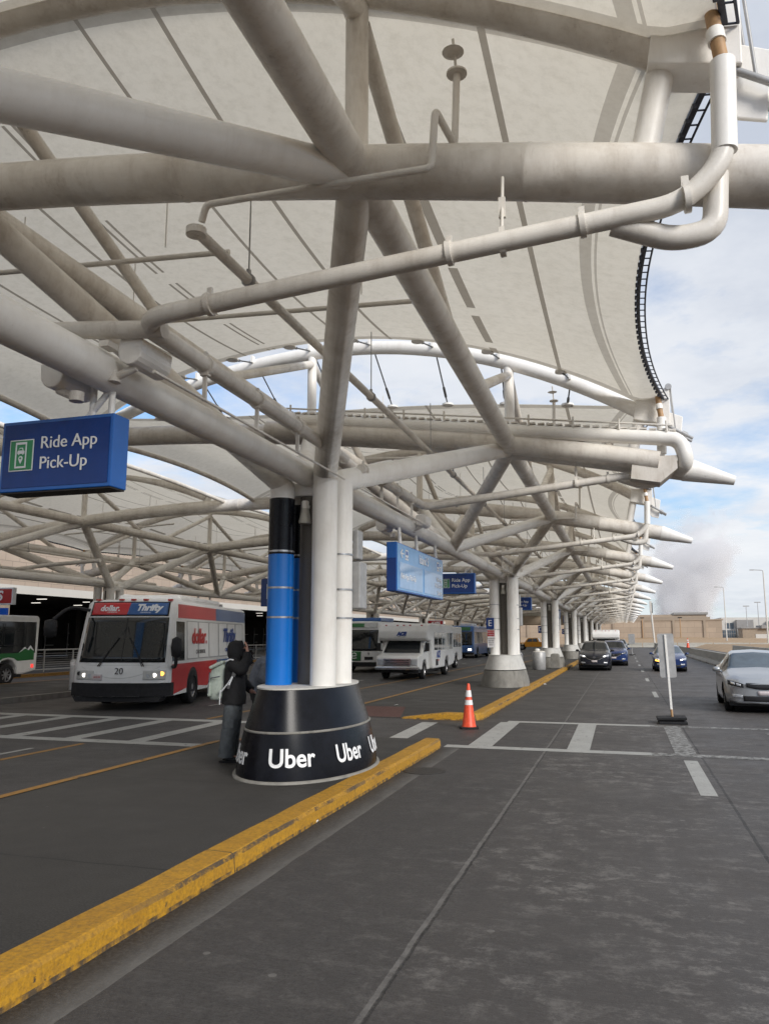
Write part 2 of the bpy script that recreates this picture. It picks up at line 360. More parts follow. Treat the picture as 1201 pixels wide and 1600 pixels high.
class MB:
    def __init__(s): s.v, s.f, s.sm, s.uv = [], [], [], {}
    def add(s, vs, fs, smooth=False):
        o = len(s.v); s.v += [tuple(v) for v in vs]
        for f in fs: s.f.append(tuple(i+o for i in f)); s.sm.append(smooth)
        return s
    def path(s, pts, r, n=12, caps=True, rs=None):
        P = [Vector(p) for p in pts]; N = len(P); T = []
        for i in range(N):
            a, b = P[max(0, i-1)], P[min(N-1, i+1)]; T.append((b-a).normalized())
        up = Vector((0, 0, 1)) if abs(T[0].z) < .9 else Vector((1, 0, 0))
        u = T[0].cross(up).normalized(); vs = []
        for i in range(N):
            u = (u - T[i]*u.dot(T[i])).normalized(); w = T[i].cross(u)
            rr = rs[i] if rs else r
            for k in range(n):
                a = 2*math.pi*k/n; vs.append(P[i]+(u*math.cos(a)+w*math.sin(a))*rr)
        fs = [(i*n+k, i*n+(k+1) % n, (i+1)*n+(k+1) % n, (i+1)*n+k) for i in range(N-1) for k in range(n)]
        s.add(vs, fs, True)
        if caps:
            s.add(vs[:n], [tuple(range(n))[::-1]]); s.add(vs[-n:], [tuple(range(n))])
        return s
    def tube(s, p, q, r, r2=None, n=14): return s.path([p, q], r, n, rs=[r, r if r2 is None else r2])
    def box(s, x0, x1, y0, y1, z0, z1):
        v = [(x, y, z) for z in (z0, z1) for y in (y0, y1) for x in (x0, x1)]
        return s.add(v, [(0, 2, 3, 1), (4, 5, 7, 6), (0, 1, 5, 4), (2, 6, 7, 3), (0, 4, 6, 2), (1, 3, 7, 5)])
    def obox(s, c, ax, ay, az, sx, sy, sz):
        c = Vector(c); ax, ay, az = Vector(ax).normalized()*sx/2, Vector(ay).normalized()*sy/2, Vector(az).normalized()*sz/2
        v = [c+ax*i+ay*j+az*k for k in (-1, 1) for j in (-1, 1) for i in (-1, 1)]
        return s.add(v, [(0, 2, 3, 1), (4, 5, 7, 6), (0, 1, 5, 4), (2, 6, 7, 3), (0, 4, 6, 2), (1, 3, 7, 5)])
    def prism(s, poly, fn, t0, t1):
        """poly of (a, b) swept from t0 to t1; fn(a, b, t) gives the point"""
        n = len(poly); v = [fn(a, b, t0) for a, b in poly]+[fn(a, b, t1) for a, b in poly]
        s.add(v, [tuple(range(n))[::-1], tuple(range(n, 2*n))]+[(i, (i+1) % n, n+(i+1) % n, n+i) for i in range(n)]); return s
    def lathe(s, prof, c=(0, 0, 0), n=32, sx=1, sy=1, smooth=True, cap=True):
        v = []
        for p in prof:
            rx, ry, z = (p[0], p[0], p[1]) if len(p) == 2 else p
            for k in range(n):
                a = 2*math.pi*k/n; v.append((c[0]+rx*sx*math.cos(a), c[1]+ry*sy*math.sin(a), c[2]+z))
        N = len(prof)
        s.add(v, [(i*n+k, i*n+(k+1) % n, (i+1)*n+(k+1) % n, (i+1)*n+k) for i in range(N-1) for k in range(n)], smooth)
        if cap: s.add(v[:n], [tuple(range(n))[::-1]]); s.add(v[-n:], [tuple(range(n))])
        return s
    def grid(s, fn, us, vs, smooth=True):
        nu, nv = len(us), len(vs); v = [fn(a, b) for a in us for b in vs]
        return s.add(v, [(i*nv+j, i*nv+j+1, (i+1)*nv+j+1, (i+1)*nv+j) for i in range(nu-1) for j in range(nv-1)], smooth)
    def build(s, name, m, parent=None, bevel=0, fix=True, seg=2):
        me = bpy.data.meshes.new(name); org = ORG.get(parent.name) if parent else None
        vs = s.v if org is None else [(a-org[0], b-org[1], c-org[2]) for a, b, c in s.v]
        me.from_pydata(vs, [], s.f)
        me.polygons.foreach_set('use_smooth', s.sm)
        if fix:
            b = bmesh.new(); b.from_mesh(me); bmesh.ops.recalc_face_normals(b, faces=b.faces); b.to_mesh(me); b.free()
        me.materials.append(M[m] if isinstance(m, str) else m); me.update()
        o = bpy.data.objects.new(name, me); C.objects.link(o)
        if parent:
            o.parent = parent
            if org is not None: ORG[o.name] = org
        if bevel:
            bv = o.modifiers.new('bevel', 'BEVEL'); bv.width = bevel; bv.segments = seg; bv.limit_method = 'ANGLE'; bv.angle_limit = R(40)
        return o
ORG = {}

def tag(o, label=None, cat=None, group=None, kind=None):
    if label: o['label'] = label
    if cat: o['category'] = cat
    if group: o['group'] = group
    if kind: o['kind'] = kind
    return o

def thing(name, label, cat, loc=(0, 0, 0), rotz=0, group=None, world=False):
    """an Empty at the thing's base; world=True: its parts are given in world coordinates"""
    o = bpy.data.objects.new(name, None); C.objects.link(o); o.empty_display_size = .2
    o.location = loc; o.rotation_euler = (0, 0, rotz); tag(o, label, cat, group)
    if world: ORG[o.name] = tuple(loc)
    return o

KIDS = {}
def copy_tree(o, parent=None):
    c = o.copy(); C.objects.link(c)
    if parent: c.parent = parent
    for ch in [k for k in o.children]: copy_tree(ch, c)
    return c

def dup(o, loc, label=None, rotz=None, scale=None, group=None):
    c = copy_tree(o); c.location = loc
    if rotz is not None: c.rotation_euler = (0, 0, rotz)
    if scale: c.scale = scale
    if label: c['label'] = label
    if group: c['group'] = group
    return c

def structure(name, mb, m, **kw):
    o = mb.build(name, m, **kw); o['kind'] = 'structure'; return o

def text_mesh(body, size, align='CENTER', extrude=.002, shear=0., bold=0.):
    cu = bpy.data.curves.new('lettering', 'FONT'); cu.body = body; cu.size = size; cu.align_x = align; cu.align_y = 'CENTER'
    cu.extrude = extrude; cu.shear = shear; cu.offset = bold; cu.resolution_u = 5
    o = bpy.data.objects.new('lettering', cu); C.objects.link(o); bpy.context.view_layer.update()
    me = bpy.data.meshes.new_from_object(o.evaluated_get(bpy.context.evaluated_depsgraph_get()))
    vs = [tuple(v.co) for v in me.vertices]; fs = [tuple(p.vertices) for p in me.polygons]
    bpy.data.objects.remove(o); bpy.data.meshes.remove(me); bpy.data.curves.remove(cu)
    return vs, fs

def letters(body, size, org, xd, yd, m, parent, name='lettering', align='CENTER', shear=0., bold=0., sx=1., depth=.003):
    vs, fs = text_mesh(body, size, align, depth, shear, bold)
    xd, yd = Vector(xd).normalized(), Vector(yd).normalized(); nd = xd.cross(yd); org = Vector(org)
    mb = MB(); mb.add([org+xd*v[0]*sx+yd*v[1]+nd*(v[2]+depth) for v in vs], fs)
    return mb.build(name, m, parent, fix=False)

ORD = ['first', 'second', 'third', 'fourth', 'fifth', 'sixth', 'seventh', 'eighth', 'ninth', 'tenth', 'eleventh', 'twelfth', 'thirteenth',
       'fourteenth', 'fifteenth', 'sixteenth', 'seventeenth', 'eighteenth', 'nineteenth', 'twentieth', 'twenty-first', 'twenty-second']
# ---------------------------------------------------------------- the canopy
BAY = 9.4; Y0 = 5.7; AXIS = -12.7; COLX = -4.17; COLY = 10.4; UR = -1.97; UL = -6.2; ZLOW = 4.15
NR = 18                                     # ribs seen, numbered from the nearest
def rib_y(i): return Y0+BAY*i
def beam_z(x): return 6.5-.008*(x-AXIS)**2
def arch_z(x): return 8.-(.051 if x > -5.6 else .036)*(x+5.6)**2
def lift(i): return .17 if i == 0 else 0.
OPEN = (1, 8, 14)                           # ribs where the fabric stops short and sky shows
ARX0, ARX1 = .55, -11.35

def build_rib(i, name, label):
    t = thing(name, label, 'roof rib', (AXIS, rib_y(i), beam_z(AXIS)+lift(i)), 0, 'curved steel ribs across the canopy')
    L = lambda p: (p[0]-AXIS, p[1], p[2]-beam_z(AXIS))
    xs = list(np.linspace(1.22, 2*AXIS-1.22, 41)); seams = [-.55, -3.6, -8.0, -12.7, -17.4, -21.8, -24.85]
    for q in seams: xs += [q-.012, q, q+.012]
    xs = sorted(xs, reverse=True); rs = [.221 if q in seams else .215 for q in xs]
    MB().path([L((x, 0, beam_z(x))) for x in xs], .215, 20, rs=rs).build('beam', 'shaded_dirty_steel', t)
    for sgn in (0, 1):
        mir = (lambda p: (2*AXIS-p[0], p[1], p[2])) if sgn else (lambda p: p)
        LL = lambda p: L(mir(p))
        MB().path([LL((1.20, 0, beam_z(1.20))), LL((1.24, 0, beam_z(1.24))), LL((2.05, 0, beam_z(2.05)-.07))], .2, 20, rs=[.222, .222, .085]).build('cone_tip', 'white_steel', t)
        ax = [ARX0+(ARX1-ARX0)*k/32 for k in range(33)]
        arch = MB().path([LL((x, 0, arch_z(x))) for x in ax], .14, 16).build('arch', 'white_steel' if i in OPEN else 'shaded_dirty_steel', t)  # arch and posts: white where open sky lights them, shade-toned beneath the fabric
        for x in (UR, UL):
            MB().tube(LL((x, 0, beam_z(x))), LL((x, 0, arch_z(x)-.05)), .1).build('post', 'white_steel' if i in OPEN else 'shaded_dirty_steel', t)
            for s in (-1, 1):
                zt = (5.57 if x == UR else beam_z(UL))
                MB().tube(LL((x, .1*s, arch_z(x)-.28)), LL((x, 3.7*s, zt+.08)), .085).build('brace', 'shaded_dirty_steel', t)
        MB().tube(LL((-11.3, 0, beam_z(-11.3))), LL((-11.45, 0, 6.85)), .1).build('post', 'white_steel', t)
        MB().tube(LL((.30, 0, beam_z(.3)+.1)), LL((.48, 0, 6.05)), .105).build('post', 'white_steel', t)
        b = MB(); b.prism([(.36, 5.93), (1.0, 5.78), (1.02, 6.52), (.42, 6.30)], lambda a, z, y: LL((a, y, z)), -.17, .17)
        b.prism([(.78, 5.84), (.96, 5.46), (1.16, 5.40), (1.24, 5.95), (1.02, 6.05)], lambda a, z, y: LL((a, y, z)), -.02, .02)
        br = b.build('end_bracket', 'white_steel', t, .012)
        c = MB()
        for yy in (-.11, .11):
            c.tube(LL((.95, yy, 5.78)), LL((1.38, yy, 5.50)), .028, n=8); c.tube(LL((1.2, yy, 5.62)), LL((1.28, yy, 5.565)), .05, n=6)
            c.tube(LL((1.04, yy, 6.52)), LL((1.09, yy, 5.7)), .014, n=6)
        c.tube(LL((1.0, -.2, 6.5)), LL((1.0, .2, 6.5)), .06, n=10)
        c.build('cable_anchor', 'grey_steel', br)
    return t
rib0 = build_rib(0, 'roof_rib', 'nearest curved steel rib, its thick tube crossing the whole picture above the black column base')
rib1 = build_rib(1, 'roof_rib', 'curved steel rib with white arch standing free in the open sky gap')
ribs = {0: rib0, 1: rib1}
std = None
for i in list(range(2, NR))+[-1]:
    src = rib1 if i in OPEN else rib0
    ribs[i] = dup(src, (AXIS, rib_y(i), beam_z(AXIS)), '%s curved beige steel roof rib with cone tips, counted from the near end' % ORD[i] if i > 0 else 'curved steel rib behind the viewer carrying the near end of fabric')

def build_fabric(i, name, label):
    y0, y1 = rib_y(i), rib_y(i+1); ym = (y0+y1)/2
    t = thing(name, label, 'fabric roof', (AXIS, ym, 6.0), 0, 'white tensile fabric roof bays')
    o0, o1 = i in OPEN, (i+1) in OPEN
    def leaf(x): return max(0., 1-((x+5.4)/5.9)**2)
    def S(a, b):                             # a: 0 outer edge .. 1 inner edge, b: 0 near rib .. 1 far rib
        q = (2*b-1)**2
        xr, xl = .36+.55*q, -11.95-.2*q
        aa = a; x = xr+(xl-xr)*aa
        g0 = 2.0*leaf(x)**.8 if o0 else 0.; g1 = .95*leaf(x)**.8 if o1 else 0.
        y = y0+g0+(y1-g1-y0-g0)*b
        def ez(o, k=.32): return arch_z(min(x, .45))+.15-(k*leaf(x) if o else 0)
        s = 4*b*(1-b); z = ez(o0, .88)*(1-b)+ez(o1)*b - .42*s*leaf(x)
        z += .10*s*(1-leaf(x))
        return (x, y, z), (a*abs(xl-xr), min(y-y0-g0, y1-g1-y))
    A = np.concatenate([np.linspace(0, .1, 9), np.linspace(.1, 1, 40)[1:]]); B = np.linspace(0, 1, 31)
    mb = MB(); UV = []
    for a in A:
        for b in B:
            p, uv = S(a, b); mb.v.append((p[0]-AXIS, p[1]-ym, p[2]-6.)); UV.append(uv)
    nb = len(B)
    for p in range(len(A)-1):
        for q in range(nb-1): mb.f.append((p*nb+q, p*nb+q+1, (p+1)*nb+q+1, (p+1)*nb+q)); mb.sm.append(True)
    o = mb.build('fabric_sheet', 'fabric', t, fix=False)
    ul = o.data.uv_layers.new(name='UVMap')
    for lp in o.data.loops: ul.data[lp.index].uv = UV[lp.vertex_index]
    # the material reads metres east of the axis through the object coordinates
    # bolted edge strip and twin edge cable
    e = MB(); pts = [Vector(S(0, b)[0])-Vector((AXIS, ym, 6.)) for b in np.linspace(.02, .98, 46)]
    for p, q in zip(pts, pts[1:]):
        m = (p+q)/2; d = q-p
        e.obox(m+Vector((.03, 0, -.01)), d, (1, 0, 0), (0, 0, 1), d.length*.99, .05, .04)
        e.obox(m+Vector((.0, 0, -.05)), d, (1, 0, 0), (0, 0, 1), .045, .035, .04)
    e.build('edge_strip', 'dark_steel', t)
    k = MB()
    for off in (.12,): k.path([p+Vector((off, 0, -.03)) for p in pts], .012, 6)
    for p in pts[::1]: k.tube(p+Vector((.04, 0, -.02)), p+Vector((.13, 0, -.03)), .009, n=5)
    k.build('edge_cable', 'dark_steel', t)
    e = MB(); e.path([Vector(S(1, b)[0])-Vector((AXIS, ym, 6.02)) for b in np.linspace(.0, 1, 24)], .07, 8); e.build('inner_edge_tube', 'shaded_dirty_steel', t)
    for o_, bb, yy in ((o0, 0., y0), (o1, 1., y1)):
        if not o_: continue
        s = -1 if bb else 1
        tr = MB(); pl = MB()
        for x in np.linspace(-.9, -10.4, 8):
            a = (.91-x)/(.91+12.15); p = Vector(S(a, bb)[0]); q = Vector((p.x+.12, yy+.13*s, arch_z(p.x+.12)+.02))
            tr.tube(p-Vector((AXIS, ym, 6.)), q-Vector((AXIS, ym, 6.)), .016, n=6)
            w = p+(q-p)*.16; w2 = p+(q-p)*.34; tr.tube(w-Vector((AXIS, ym, 6.)), w2-Vector((AXIS, ym, 6.)), .03, n=6)
            pl.lathe([(.13, -.02), (.13, .02)], p-Vector((AXIS, ym, 6.)), 14)
            pl.obox(q-Vector((AXIS, ym, 5.93)), (1, 0, 0), (0, 1, 0), (0, 0, 1), .05, .12, .16)
        tr.build('tie_rod', 'cable', t); pl.build('clamp_plate', 'white_steel', t)
    return t
fab = {}
fab[0] = build_fabric(0, 'fabric_roof', 'nearest white fabric roof bay stretched overhead, its curved bolted edge against the sky')
fab[1] = build_fabric(1, 'fabric_roof', 'white fabric roof bay just beyond the open sky gap')
fab[2] = build_fabric(2, 'fabric_roof', 'third white fabric roof bay over the island, from the near end')
for i in list(range(3, NR-1))+[-1]:
    lb = '%s white fabric roof bay over the island, from the near end' % ORD[i] if i > 0 else 'white fabric roof bay directly above the viewer'
    if i in OPEN: fab[i] = dup(fab[1], (AXIS, (rib_y(i)+rib_y(i+1))/2, 6.), lb)
    elif i+1 in OPEN: fab[i] = dup(fab[0], (AXIS, (rib_y(i)+rib_y(i+1))/2, 6.), lb)
    else: fab[i] = dup(fab[2], (AXIS, (rib_y(i)+rib_y(i+1))/2, 6.), lb)
for i in range(0, NR-1):
    dup(fab[i], (AXIS, (rib_y(i)+rib_y(i+1))/2, 6.), '%s white fabric roof bay over the bus lanes on the terminal side' % ORD[i], scale=(-1, 1, 1))

# lengthwise girders: one module from column to column
def node_r(k): return Vector((UR, rib_y(k), 5.57+lift(k)))
def node_l(k): return Vector((UL, rib_y(k), beam_z(UL)+lift(k)*.6))
def build_girder(j, name, label):
    yc = COLY+2*BAY*j; o = (COLX, yc, ZLOW)
    t = thing(name, label, 'roof girder', o, 0, 'lengthwise tubular roof girders', world=True)
    MB().tube((COLX, yc, ZLOW), (COLX, yc+2*BAY, ZLOW), .165, n=20).build('lower_chord', 'white_steel', t)
    k = 2*j
    for nd in (node_r, node_l):
        MB().path([nd(k), nd(k+1), nd(k+2)], .165, 18).build('upper_chord', 'shaded_dirty_steel', t)
        for q in (1, 2):
            MB().tube((COLX, yc+BAY, ZLOW), nd(k+q), .145, n=18).build('diagonal', 'white_steel' if q == 2 else 'shaded_dirty_steel', t)
    return t
g0 = build_girder(0, 'roof_girder', 'nearest lengthwise girder beyond the black base, between first and second columns')
gm = build_girder(-1, 'roof_girder', 'white tubular girder coming overhead from the viewer to the black column')
g1 = build_girder(1, 'roof_girder', 'second lengthwise tubular girder beyond the black base, over the island')
girders = [g0, g1]
for j in range(2, 8): girders.append(dup(g1, (COLX, COLY+2*BAY*j, ZLOW), '%s lengthwise tubular girder over the island beyond the black base' % ORD[j]))
for j in range(-1, 8):
    s = gm if j == -1 else girders[1] if j else g1
    dup(g1, (2*AXIS-COLX, COLY+2*BAY*j, ZLOW), '%s lengthwise tubular girder on the terminal side row, from the near end' % ORD[j+1], scale=(-1, 1, 1))

# columns
def ell(a, b, n=56): return [(a*math.cos(2*math.pi*k/n), b*math.sin(2*math.pi*k/n)) for k in range(n)]
def build_column(j, name, label, wrapped=False):
    yc = COLY+2*BAY*j; o = (COLX-.03, yc-.05, .15)
    t = thing(name, label, 'column', o, 0, 'clustered canopy columns on cone bases', world=True)
    bx, by = o[0], o[1]
    b = MB().lathe([(.86, 1.41, .15), (.845, 1.395, .35), (.745, 1.34, .72)], (bx, by, 0), 64)
    base = b.build('base', 'black_gloss' if wrapped else 'concrete', t)
    if wrapped:
        MB().lathe([(.90, 1.45, .15), (.89, 1.44, .175), (.855, 1.405, .18)], (bx, by, 0), 64).build('base_flange', 'concrete', base)
        MB().lathe([(.75, 1.345, .722), (.76, 1.355, .735), (.745, 1.34, .75)], (bx, by, 0), 64).build('band', 'concrete', base)
    cap = MB().lathe([(.735, 1.33, .75), (.56, 1.21, 1.24)], (bx, by, 0), 64).build('base_cap', 'black_gloss' if wrapped else 'cap_white', t)
    MB().lathe([(.57, 1.22, 1.242), (.57, 1.22, 1.262)], (bx, by, 0), 64).build('rim_plate', 'cap_white', cap)
    k = 2*j
    cx, cy = COLX, yc-.17
    for sx in (1, -1):
        for sy in (-1, 1):
            x, y = cx+.32*sx, cy+.32*sy
            top = ZLOW if sx > 0 else ZLOW-.12
            tb = MB().tube((x, y, 1.262), (x, y, top), .172, n=22).build('column_tube', 'white_steel', t)
            if wrapped and sx < 0:
                MB().tube((x, y, 1.264), (x, y, 3.02), .178, n=22).build('blue_wrap', 'blue_wrap', tb)
                MB().tube((x, y, 3.02), (x, y, 3.80), .178, n=22).build('black_wrap', 'black_gloss', tb)
            rg = MB()
            for z in (2.15, 2.55, 3.05) if sy > 0 or sx < 0 else (): rg.tube((x, y, z), (x, y, z+.025), .183, n=22)
            if rg.v: rg.build('strap', 'rim', tb)
            nd = (node_r if sx > 0 else node_l)(k if sy < 0 else k+1)
            d = (nd-Vector((x, y, top))).normalized()
            MB().path([(x, y, top-.12), (x, y, top), nd], .16, 20, rs=[.168, .168, .155]).build('branch', 'shaded_dirty_steel' if sy < 0 else 'white_steel', t)
    c = MB().lathe([(.155, 1.262), (.155, 3.95)], (cx, cy-.02, 0), 28, cap=False).build('downspout_cover', 'perforated', t, fix=False)
    ul = c.data.uv_layers.new(name='UVMap'); n = 28
    for p in c.data.polygons:
        for li, vi in zip(p.loop_indices, p.vertices):
            kk = vi % n; 
            if kk == 0 and any((v % n) == n-1 for v in p.vertices): kk = n
            ul.data[li].uv = (kk/n*38, (0 if vi < n else 1)*2.69/.0257)
    MB().box(cx-.46, cx+.16, cy-.2, cy+.2, 3.86, 4.05).build('saddle_plate', 'white_steel', t, .02)
    return t
col0 = build_column(0, 'canopy_column', 'nearest clustered column with blue and black wrap on a glossy black cone base', True)
col1 = build_column(1, 'canopy_column', 'white clustered column on stained concrete base beside the orange cone')
cols = [col0, col1]
o1 = col1.location
for j in range(2, 8):
    cols.append(dup(col1, (o1.x, o1.y+2*BAY*(j-1), .15), '%s white clustered column on concrete base along the island, from the viewer' % ORD[j]))
for j in range(0, 8):
    dup(col1, (2*AXIS-o1.x, o1.y+2*BAY*(j-1), .15), '%s white clustered column of the row on the terminal side island' % ORD[j], scale=(-1, 1, 1))

# lettering round the black base
def base_lettering():
    def P(ang, z):
        a = float(np.interp(z, (.15, .35, .72), (.86, .845, .745))); b = float(np.interp(z, (.15, .35, .72), (1.41, 1.395, 1.34)))
        return Vector((col0.location.x+a*math.cos(ang), col0.location.y+b*math.sin(ang), z))
    # table of arc length against angle
    th = np.linspace(-math.pi*1.25, math.pi*.75, 800); pts = [P(t, .45) for t in th]
    s = np.concatenate([[0], np.cumsum([(q-p).length for p, q in zip(pts, pts[1:])])])
    start = float(np.interp(UBER_ANG, th, s))+.50
    vs, fs = text_mesh('Uber', .30, 'CENTER', .001, 0., .006)
    for k in range(-3, 5):
        mb = MB(); V = []
        for v in vs:
            ss = start+k*UBER_STEP+v[0]*.93
            a = float(np.interp(ss, s, th)); z = .435+v[1]
            n = Vector((math.cos(a)/.86, math.sin(a)/1.41, .12)).normalized()
            V.append(P(a, z)+n*(.0105+v[2]))
        if start+k*UBER_STEP < s[0]+.4 or start+k*UBER_STEP > s[-1]-.4: continue
        mb.add(V, fs); mb.build('lettering', 'white_text', [c for c in col0.children if c.name.startswith('base') and 'cap' not in c.name][0], fix=False)
UBER_ANG, UBER_STEP = R(-103), .92
base_lettering()
# ---------------------------------------------------------------- pipes under the canopy
class Each:
    """collects pieces and builds every one as a part of its own"""
    def __init__(s, name, m, parent): s.a = (name, m, parent)
    def __call__(s, fn):
        b = MB(); fn(b); return b.build(*s.a)

def clamp_ring(mb, p, d, r):
    p, d = Vector(p), Vector(d).normalized()
    mb.path([p-d*.02, p+d*.02], r+.018, 12); mb.obox(p+Vector((0, 0, r+.03)), d, d.cross((0, 0, 1)), (0, 0, 1), .04, .03, .06)

def build_drain(i, name, label, toward):
    """rain pipe from the rib's outer bracket, under the rib to the girder and along it to the column"""
    y = rib_y(i)-.32; o = (COLX, rib_y(i), ZLOW)
    t = thing(name, label, 'drain pipe', o, 0, 'rain drain pipes under the ribs', world=True)
    cy = rib_y(i)+toward*(BAY/2-.35)
    p = [(.845, y, 5.86), (.812, y, 5.13), (.52, y, 4.86), (-3.62, y-.25, 4.42), (-3.62, cy, 4.36)] if toward > 0 else [(.845, y, 5.86), (.812, y, 5.13), (.52, y, 4.86), (-3.62, y-.05, 4.42), (-3.62, cy, 4.36)]
    pts = rounded(p[:2]+p[2:], .28, 7)
    MB().path(pts, .075, 14).build('pipe', 'pipe', t)
    MB().path(rounded([(.80, y+.05, 6.36), (.82, y, 6.05), (.845, y, 5.84)], .1), .05, 12).build('taped_joint', 'brass', t)
    MB().tube((.812, y+.02, 6.14), (.82, y+.005, 6.04), .062, n=18).build('coupling', 'white_steel', t)
    MB().tube((.846, y, 5.88), (.815, y, 5.2), .085, n=16).build('sleeve', 'white_steel', t)
    MB().path(rounded([(.06, y+.03, 4.80), (.46, y+.12, 4.66), (.74, y+.14, 4.70), (.77, y+.14, 5.12)], .2, 6), .085, 12).build('lower_elbow', 'pipe', t)
    for x in (-.15, -1.1, -3.0):
        h = MB()
        z = 4.86+(x-.52)*(.44/4.14); yy = y-.25*(.52-x)/4.14 if toward > 0 else y
        clamp_ring(h, (x, yy, z), (1, 0, .1), .075); h.build('clamp', 'pipe', t)
    for x in (.55, -.72):
        h = MB()
        z = 4.86+(x-.52)*(.44/4.14); zz = beam_z(x)-.19+lift(i); yy = y-.04
        h.tube((x, yy, z+.07), (x, yy+.12, zz), .014, n=6); h.obox((x, yy+.06, (z+zz)/2+.02), (1, 0, 0), (0, 1, 0), (0, 0, 1), .05, .03, .16)
        clamp_ring(h, (x, yy, z), (1, 0, .1), .075); h.build('hanger', 'pipe', t)
    for q in np.linspace(.22, .92, 4):
        h = MB()
        yq = y-.2+(cy-y)*q; clamp_ring(h, (-3.62, yq, 4.41-.05*q), (0, 1, 0), .075)
        h.box(-3.64, -3.60, yq-.012, yq+.012, 4.06, 4.37); h.box(-3.66, -3.58, yq-.03, yq+.03, 4.30, 4.37); h.build('hanger', 'pipe', t)
    MB().tube((-3.62, y, 4.07), (-3.62, cy, 4.07), .014, n=8).build('conduit', 'pipe', t)
    if toward > 0:
        MB().path(rounded([(-3.5, y-.05, 4.40), (-4.3, y-.12, 4.46), (-5.2, y-.1, 4.54), (-7.2, y+.1, 4.66)], .3), .075, 12).build('side_pipe', 'pipe', t)
    return t
d0 = build_drain(0, 'drain_pipe', 'nearest white drain pipe bending down from the roof corner and crossing the picture', 1)
d1 = build_drain(1, 'drain_pipe', 'white drain pipe under the rib at the open sky gap', -1)
d2 = build_drain(2, 'drain_pipe', 'third white drain pipe under the ribs, from the near end', 1)
for i in range(3, NR): dup(d2 if i % 2 == 0 else d1, (COLX, rib_y(i), ZLOW), '%s white drain pipe under the ribs, from the near end' % ORD[i])
for i in range(0, NR): dup(d2 if i % 2 == 0 else d1, (2*AXIS-COLX, rib_y(i), ZLOW), '%s drain pipe on the terminal side of the canopy' % ORD[i], scale=(-1, 1, 1))

def build_sprinkler(i, name, label):
    y = rib_y(i); o = (COLX, y, ZLOW)
    t = thing(name, label, 'sprinkler pipe', o, 0, 'sprinkler pipes under the fabric', world=True)
    MB().path([(-3.25, y-.35, 5.24), (-3.25, y+BAY-.45, 5.24)], .05, 12).build('main', 'pipe', t)
    b = MB(); b.path(rounded([(-3.25, y-.28, 5.36), (-3.2, y-.3, 5.5), (-1.25, y-.32, 5.46), (-1.22, y-.3, 5.96), (-1.12, y-.05, 5.80), (-1.10, y-.02, 6.45)], .05, 4), .03, 8)
    b.build('branch', 'pipe', t)
    h = MB(); h.lathe([(.085, -.008), (.085, .008)], (-1.1, y-.02, 6.46), 16); h.lathe([(.05, -.008), (.09, .008)], (-1.12, y-.06, 6.62), 16)
    h.tube((-1.1, y-.02, 6.45), (-1.12, y-.06, 6.75), .012, n=6); h.build('sprinkler_head', 'pipe', t)
    k = MB()
    for yy, x0, x1, z in ((y+2.3, -8.4, -4.4, 6.55), (y+3.8, -7.7, -2.3, 6.3)):
        k.tube((x0, yy, z+.25), (x1, yy, z), .035, n=8)
        for x in np.linspace(x0+.9, x1-.9, 2): k.tube((x, yy, z+.2), (x, yy, arch_z(x)-.35), .009, n=5)
    k.build('cross_branch', 'pipe', t)
    for yy in (.6, 4.4, 8.0):
        r = MB(); r.tube((-3.25, y+yy, 5.26), (-3.25, y+yy, 6.2), .008, n=5); clamp_ring(r, (-3.25, y+yy, 5.24), (0, 1, 0), .05); r.build('hanger_rod', 'grey_steel', t)
    r = MB(); r.lathe([(.085, 0), (.085, .06)], (-3.25, y-.36, 5.2), 14); r.build('end_cap', 'pipe', t)
    return t
s0 = build_sprinkler(0, 'sprinkler_pipe', 'nearest thin sprinkler pipe run hanging behind the drain pipe')
for i in range(1, NR-1): dup(s0, (COLX, rib_y(i), ZLOW), '%s thin sprinkler pipe run over the island, from the near end' % ORD[i])
for i in range(0, NR-1): dup(s0, (2*AXIS-COLX, rib_y(i), ZLOW), '%s thin sprinkler pipe run over the bus lanes' % ORD[i], scale=(-1, 1, 1))

# straight gutter and twin beam at the open gap
t = thing('rain_gutter', 'straight white rain gutter pipe with toothed grating along the open gap', 'gutter', (1.1, 14.55, 5.42), 0, None, world=True)
def gz(x): return 5.40+(1.1-x)*.128
MB().path(rounded([(-6.6, 14.55, gz(-6.6)), (1.12, 14.55, gz(1.12)), (1.22, 14.55, 4.98), (1.1, 14.9, 4.9)], .2, 6), .135, 18).build('pipe', 'white_steel', t)
g = MB()
for k in range(46):
    x = 1.0-.165*k; g.box(x-.06, x+.06, 14.47, 14.63, gz(x)+.135, gz(x)+.165)
for x in np.linspace(.9, -6.4, 10): g.tube((x, 14.44, gz(x)+.1), (x, 14.44, gz(x)+.3), .02, n=6)
g.path([(1.0, 14.44, gz(1.)+.22), (-6.5, 14.44, gz(-6.5)+.22)], .018, 6)
g.build('grating', 'pipe', t)
MB().path([(x, 14.62, beam_z(x)-.03) for x in np.linspace(.75, -7, 16)], .19, 18).build('twin_beam', 'shaded_dirty_steel', t)
for x in (-.1, -2.6, -5): MB().tube((x, 14.58, gz(x)-.1), (x, 14.7, beam_z(x)), .075, n=12).build('support_stub', 'shaded_dirty_steel', t)
b = MB(); b.prism([(.25, 4.72), (.75, 4.62), (1.05, 4.86), (1.05, 5.1), (.3, 5.1)], lambda a, z, y: (a, y, z), 14.5, 15.0)
b.build('end_shoe', 'shaded_dirty_steel', t)

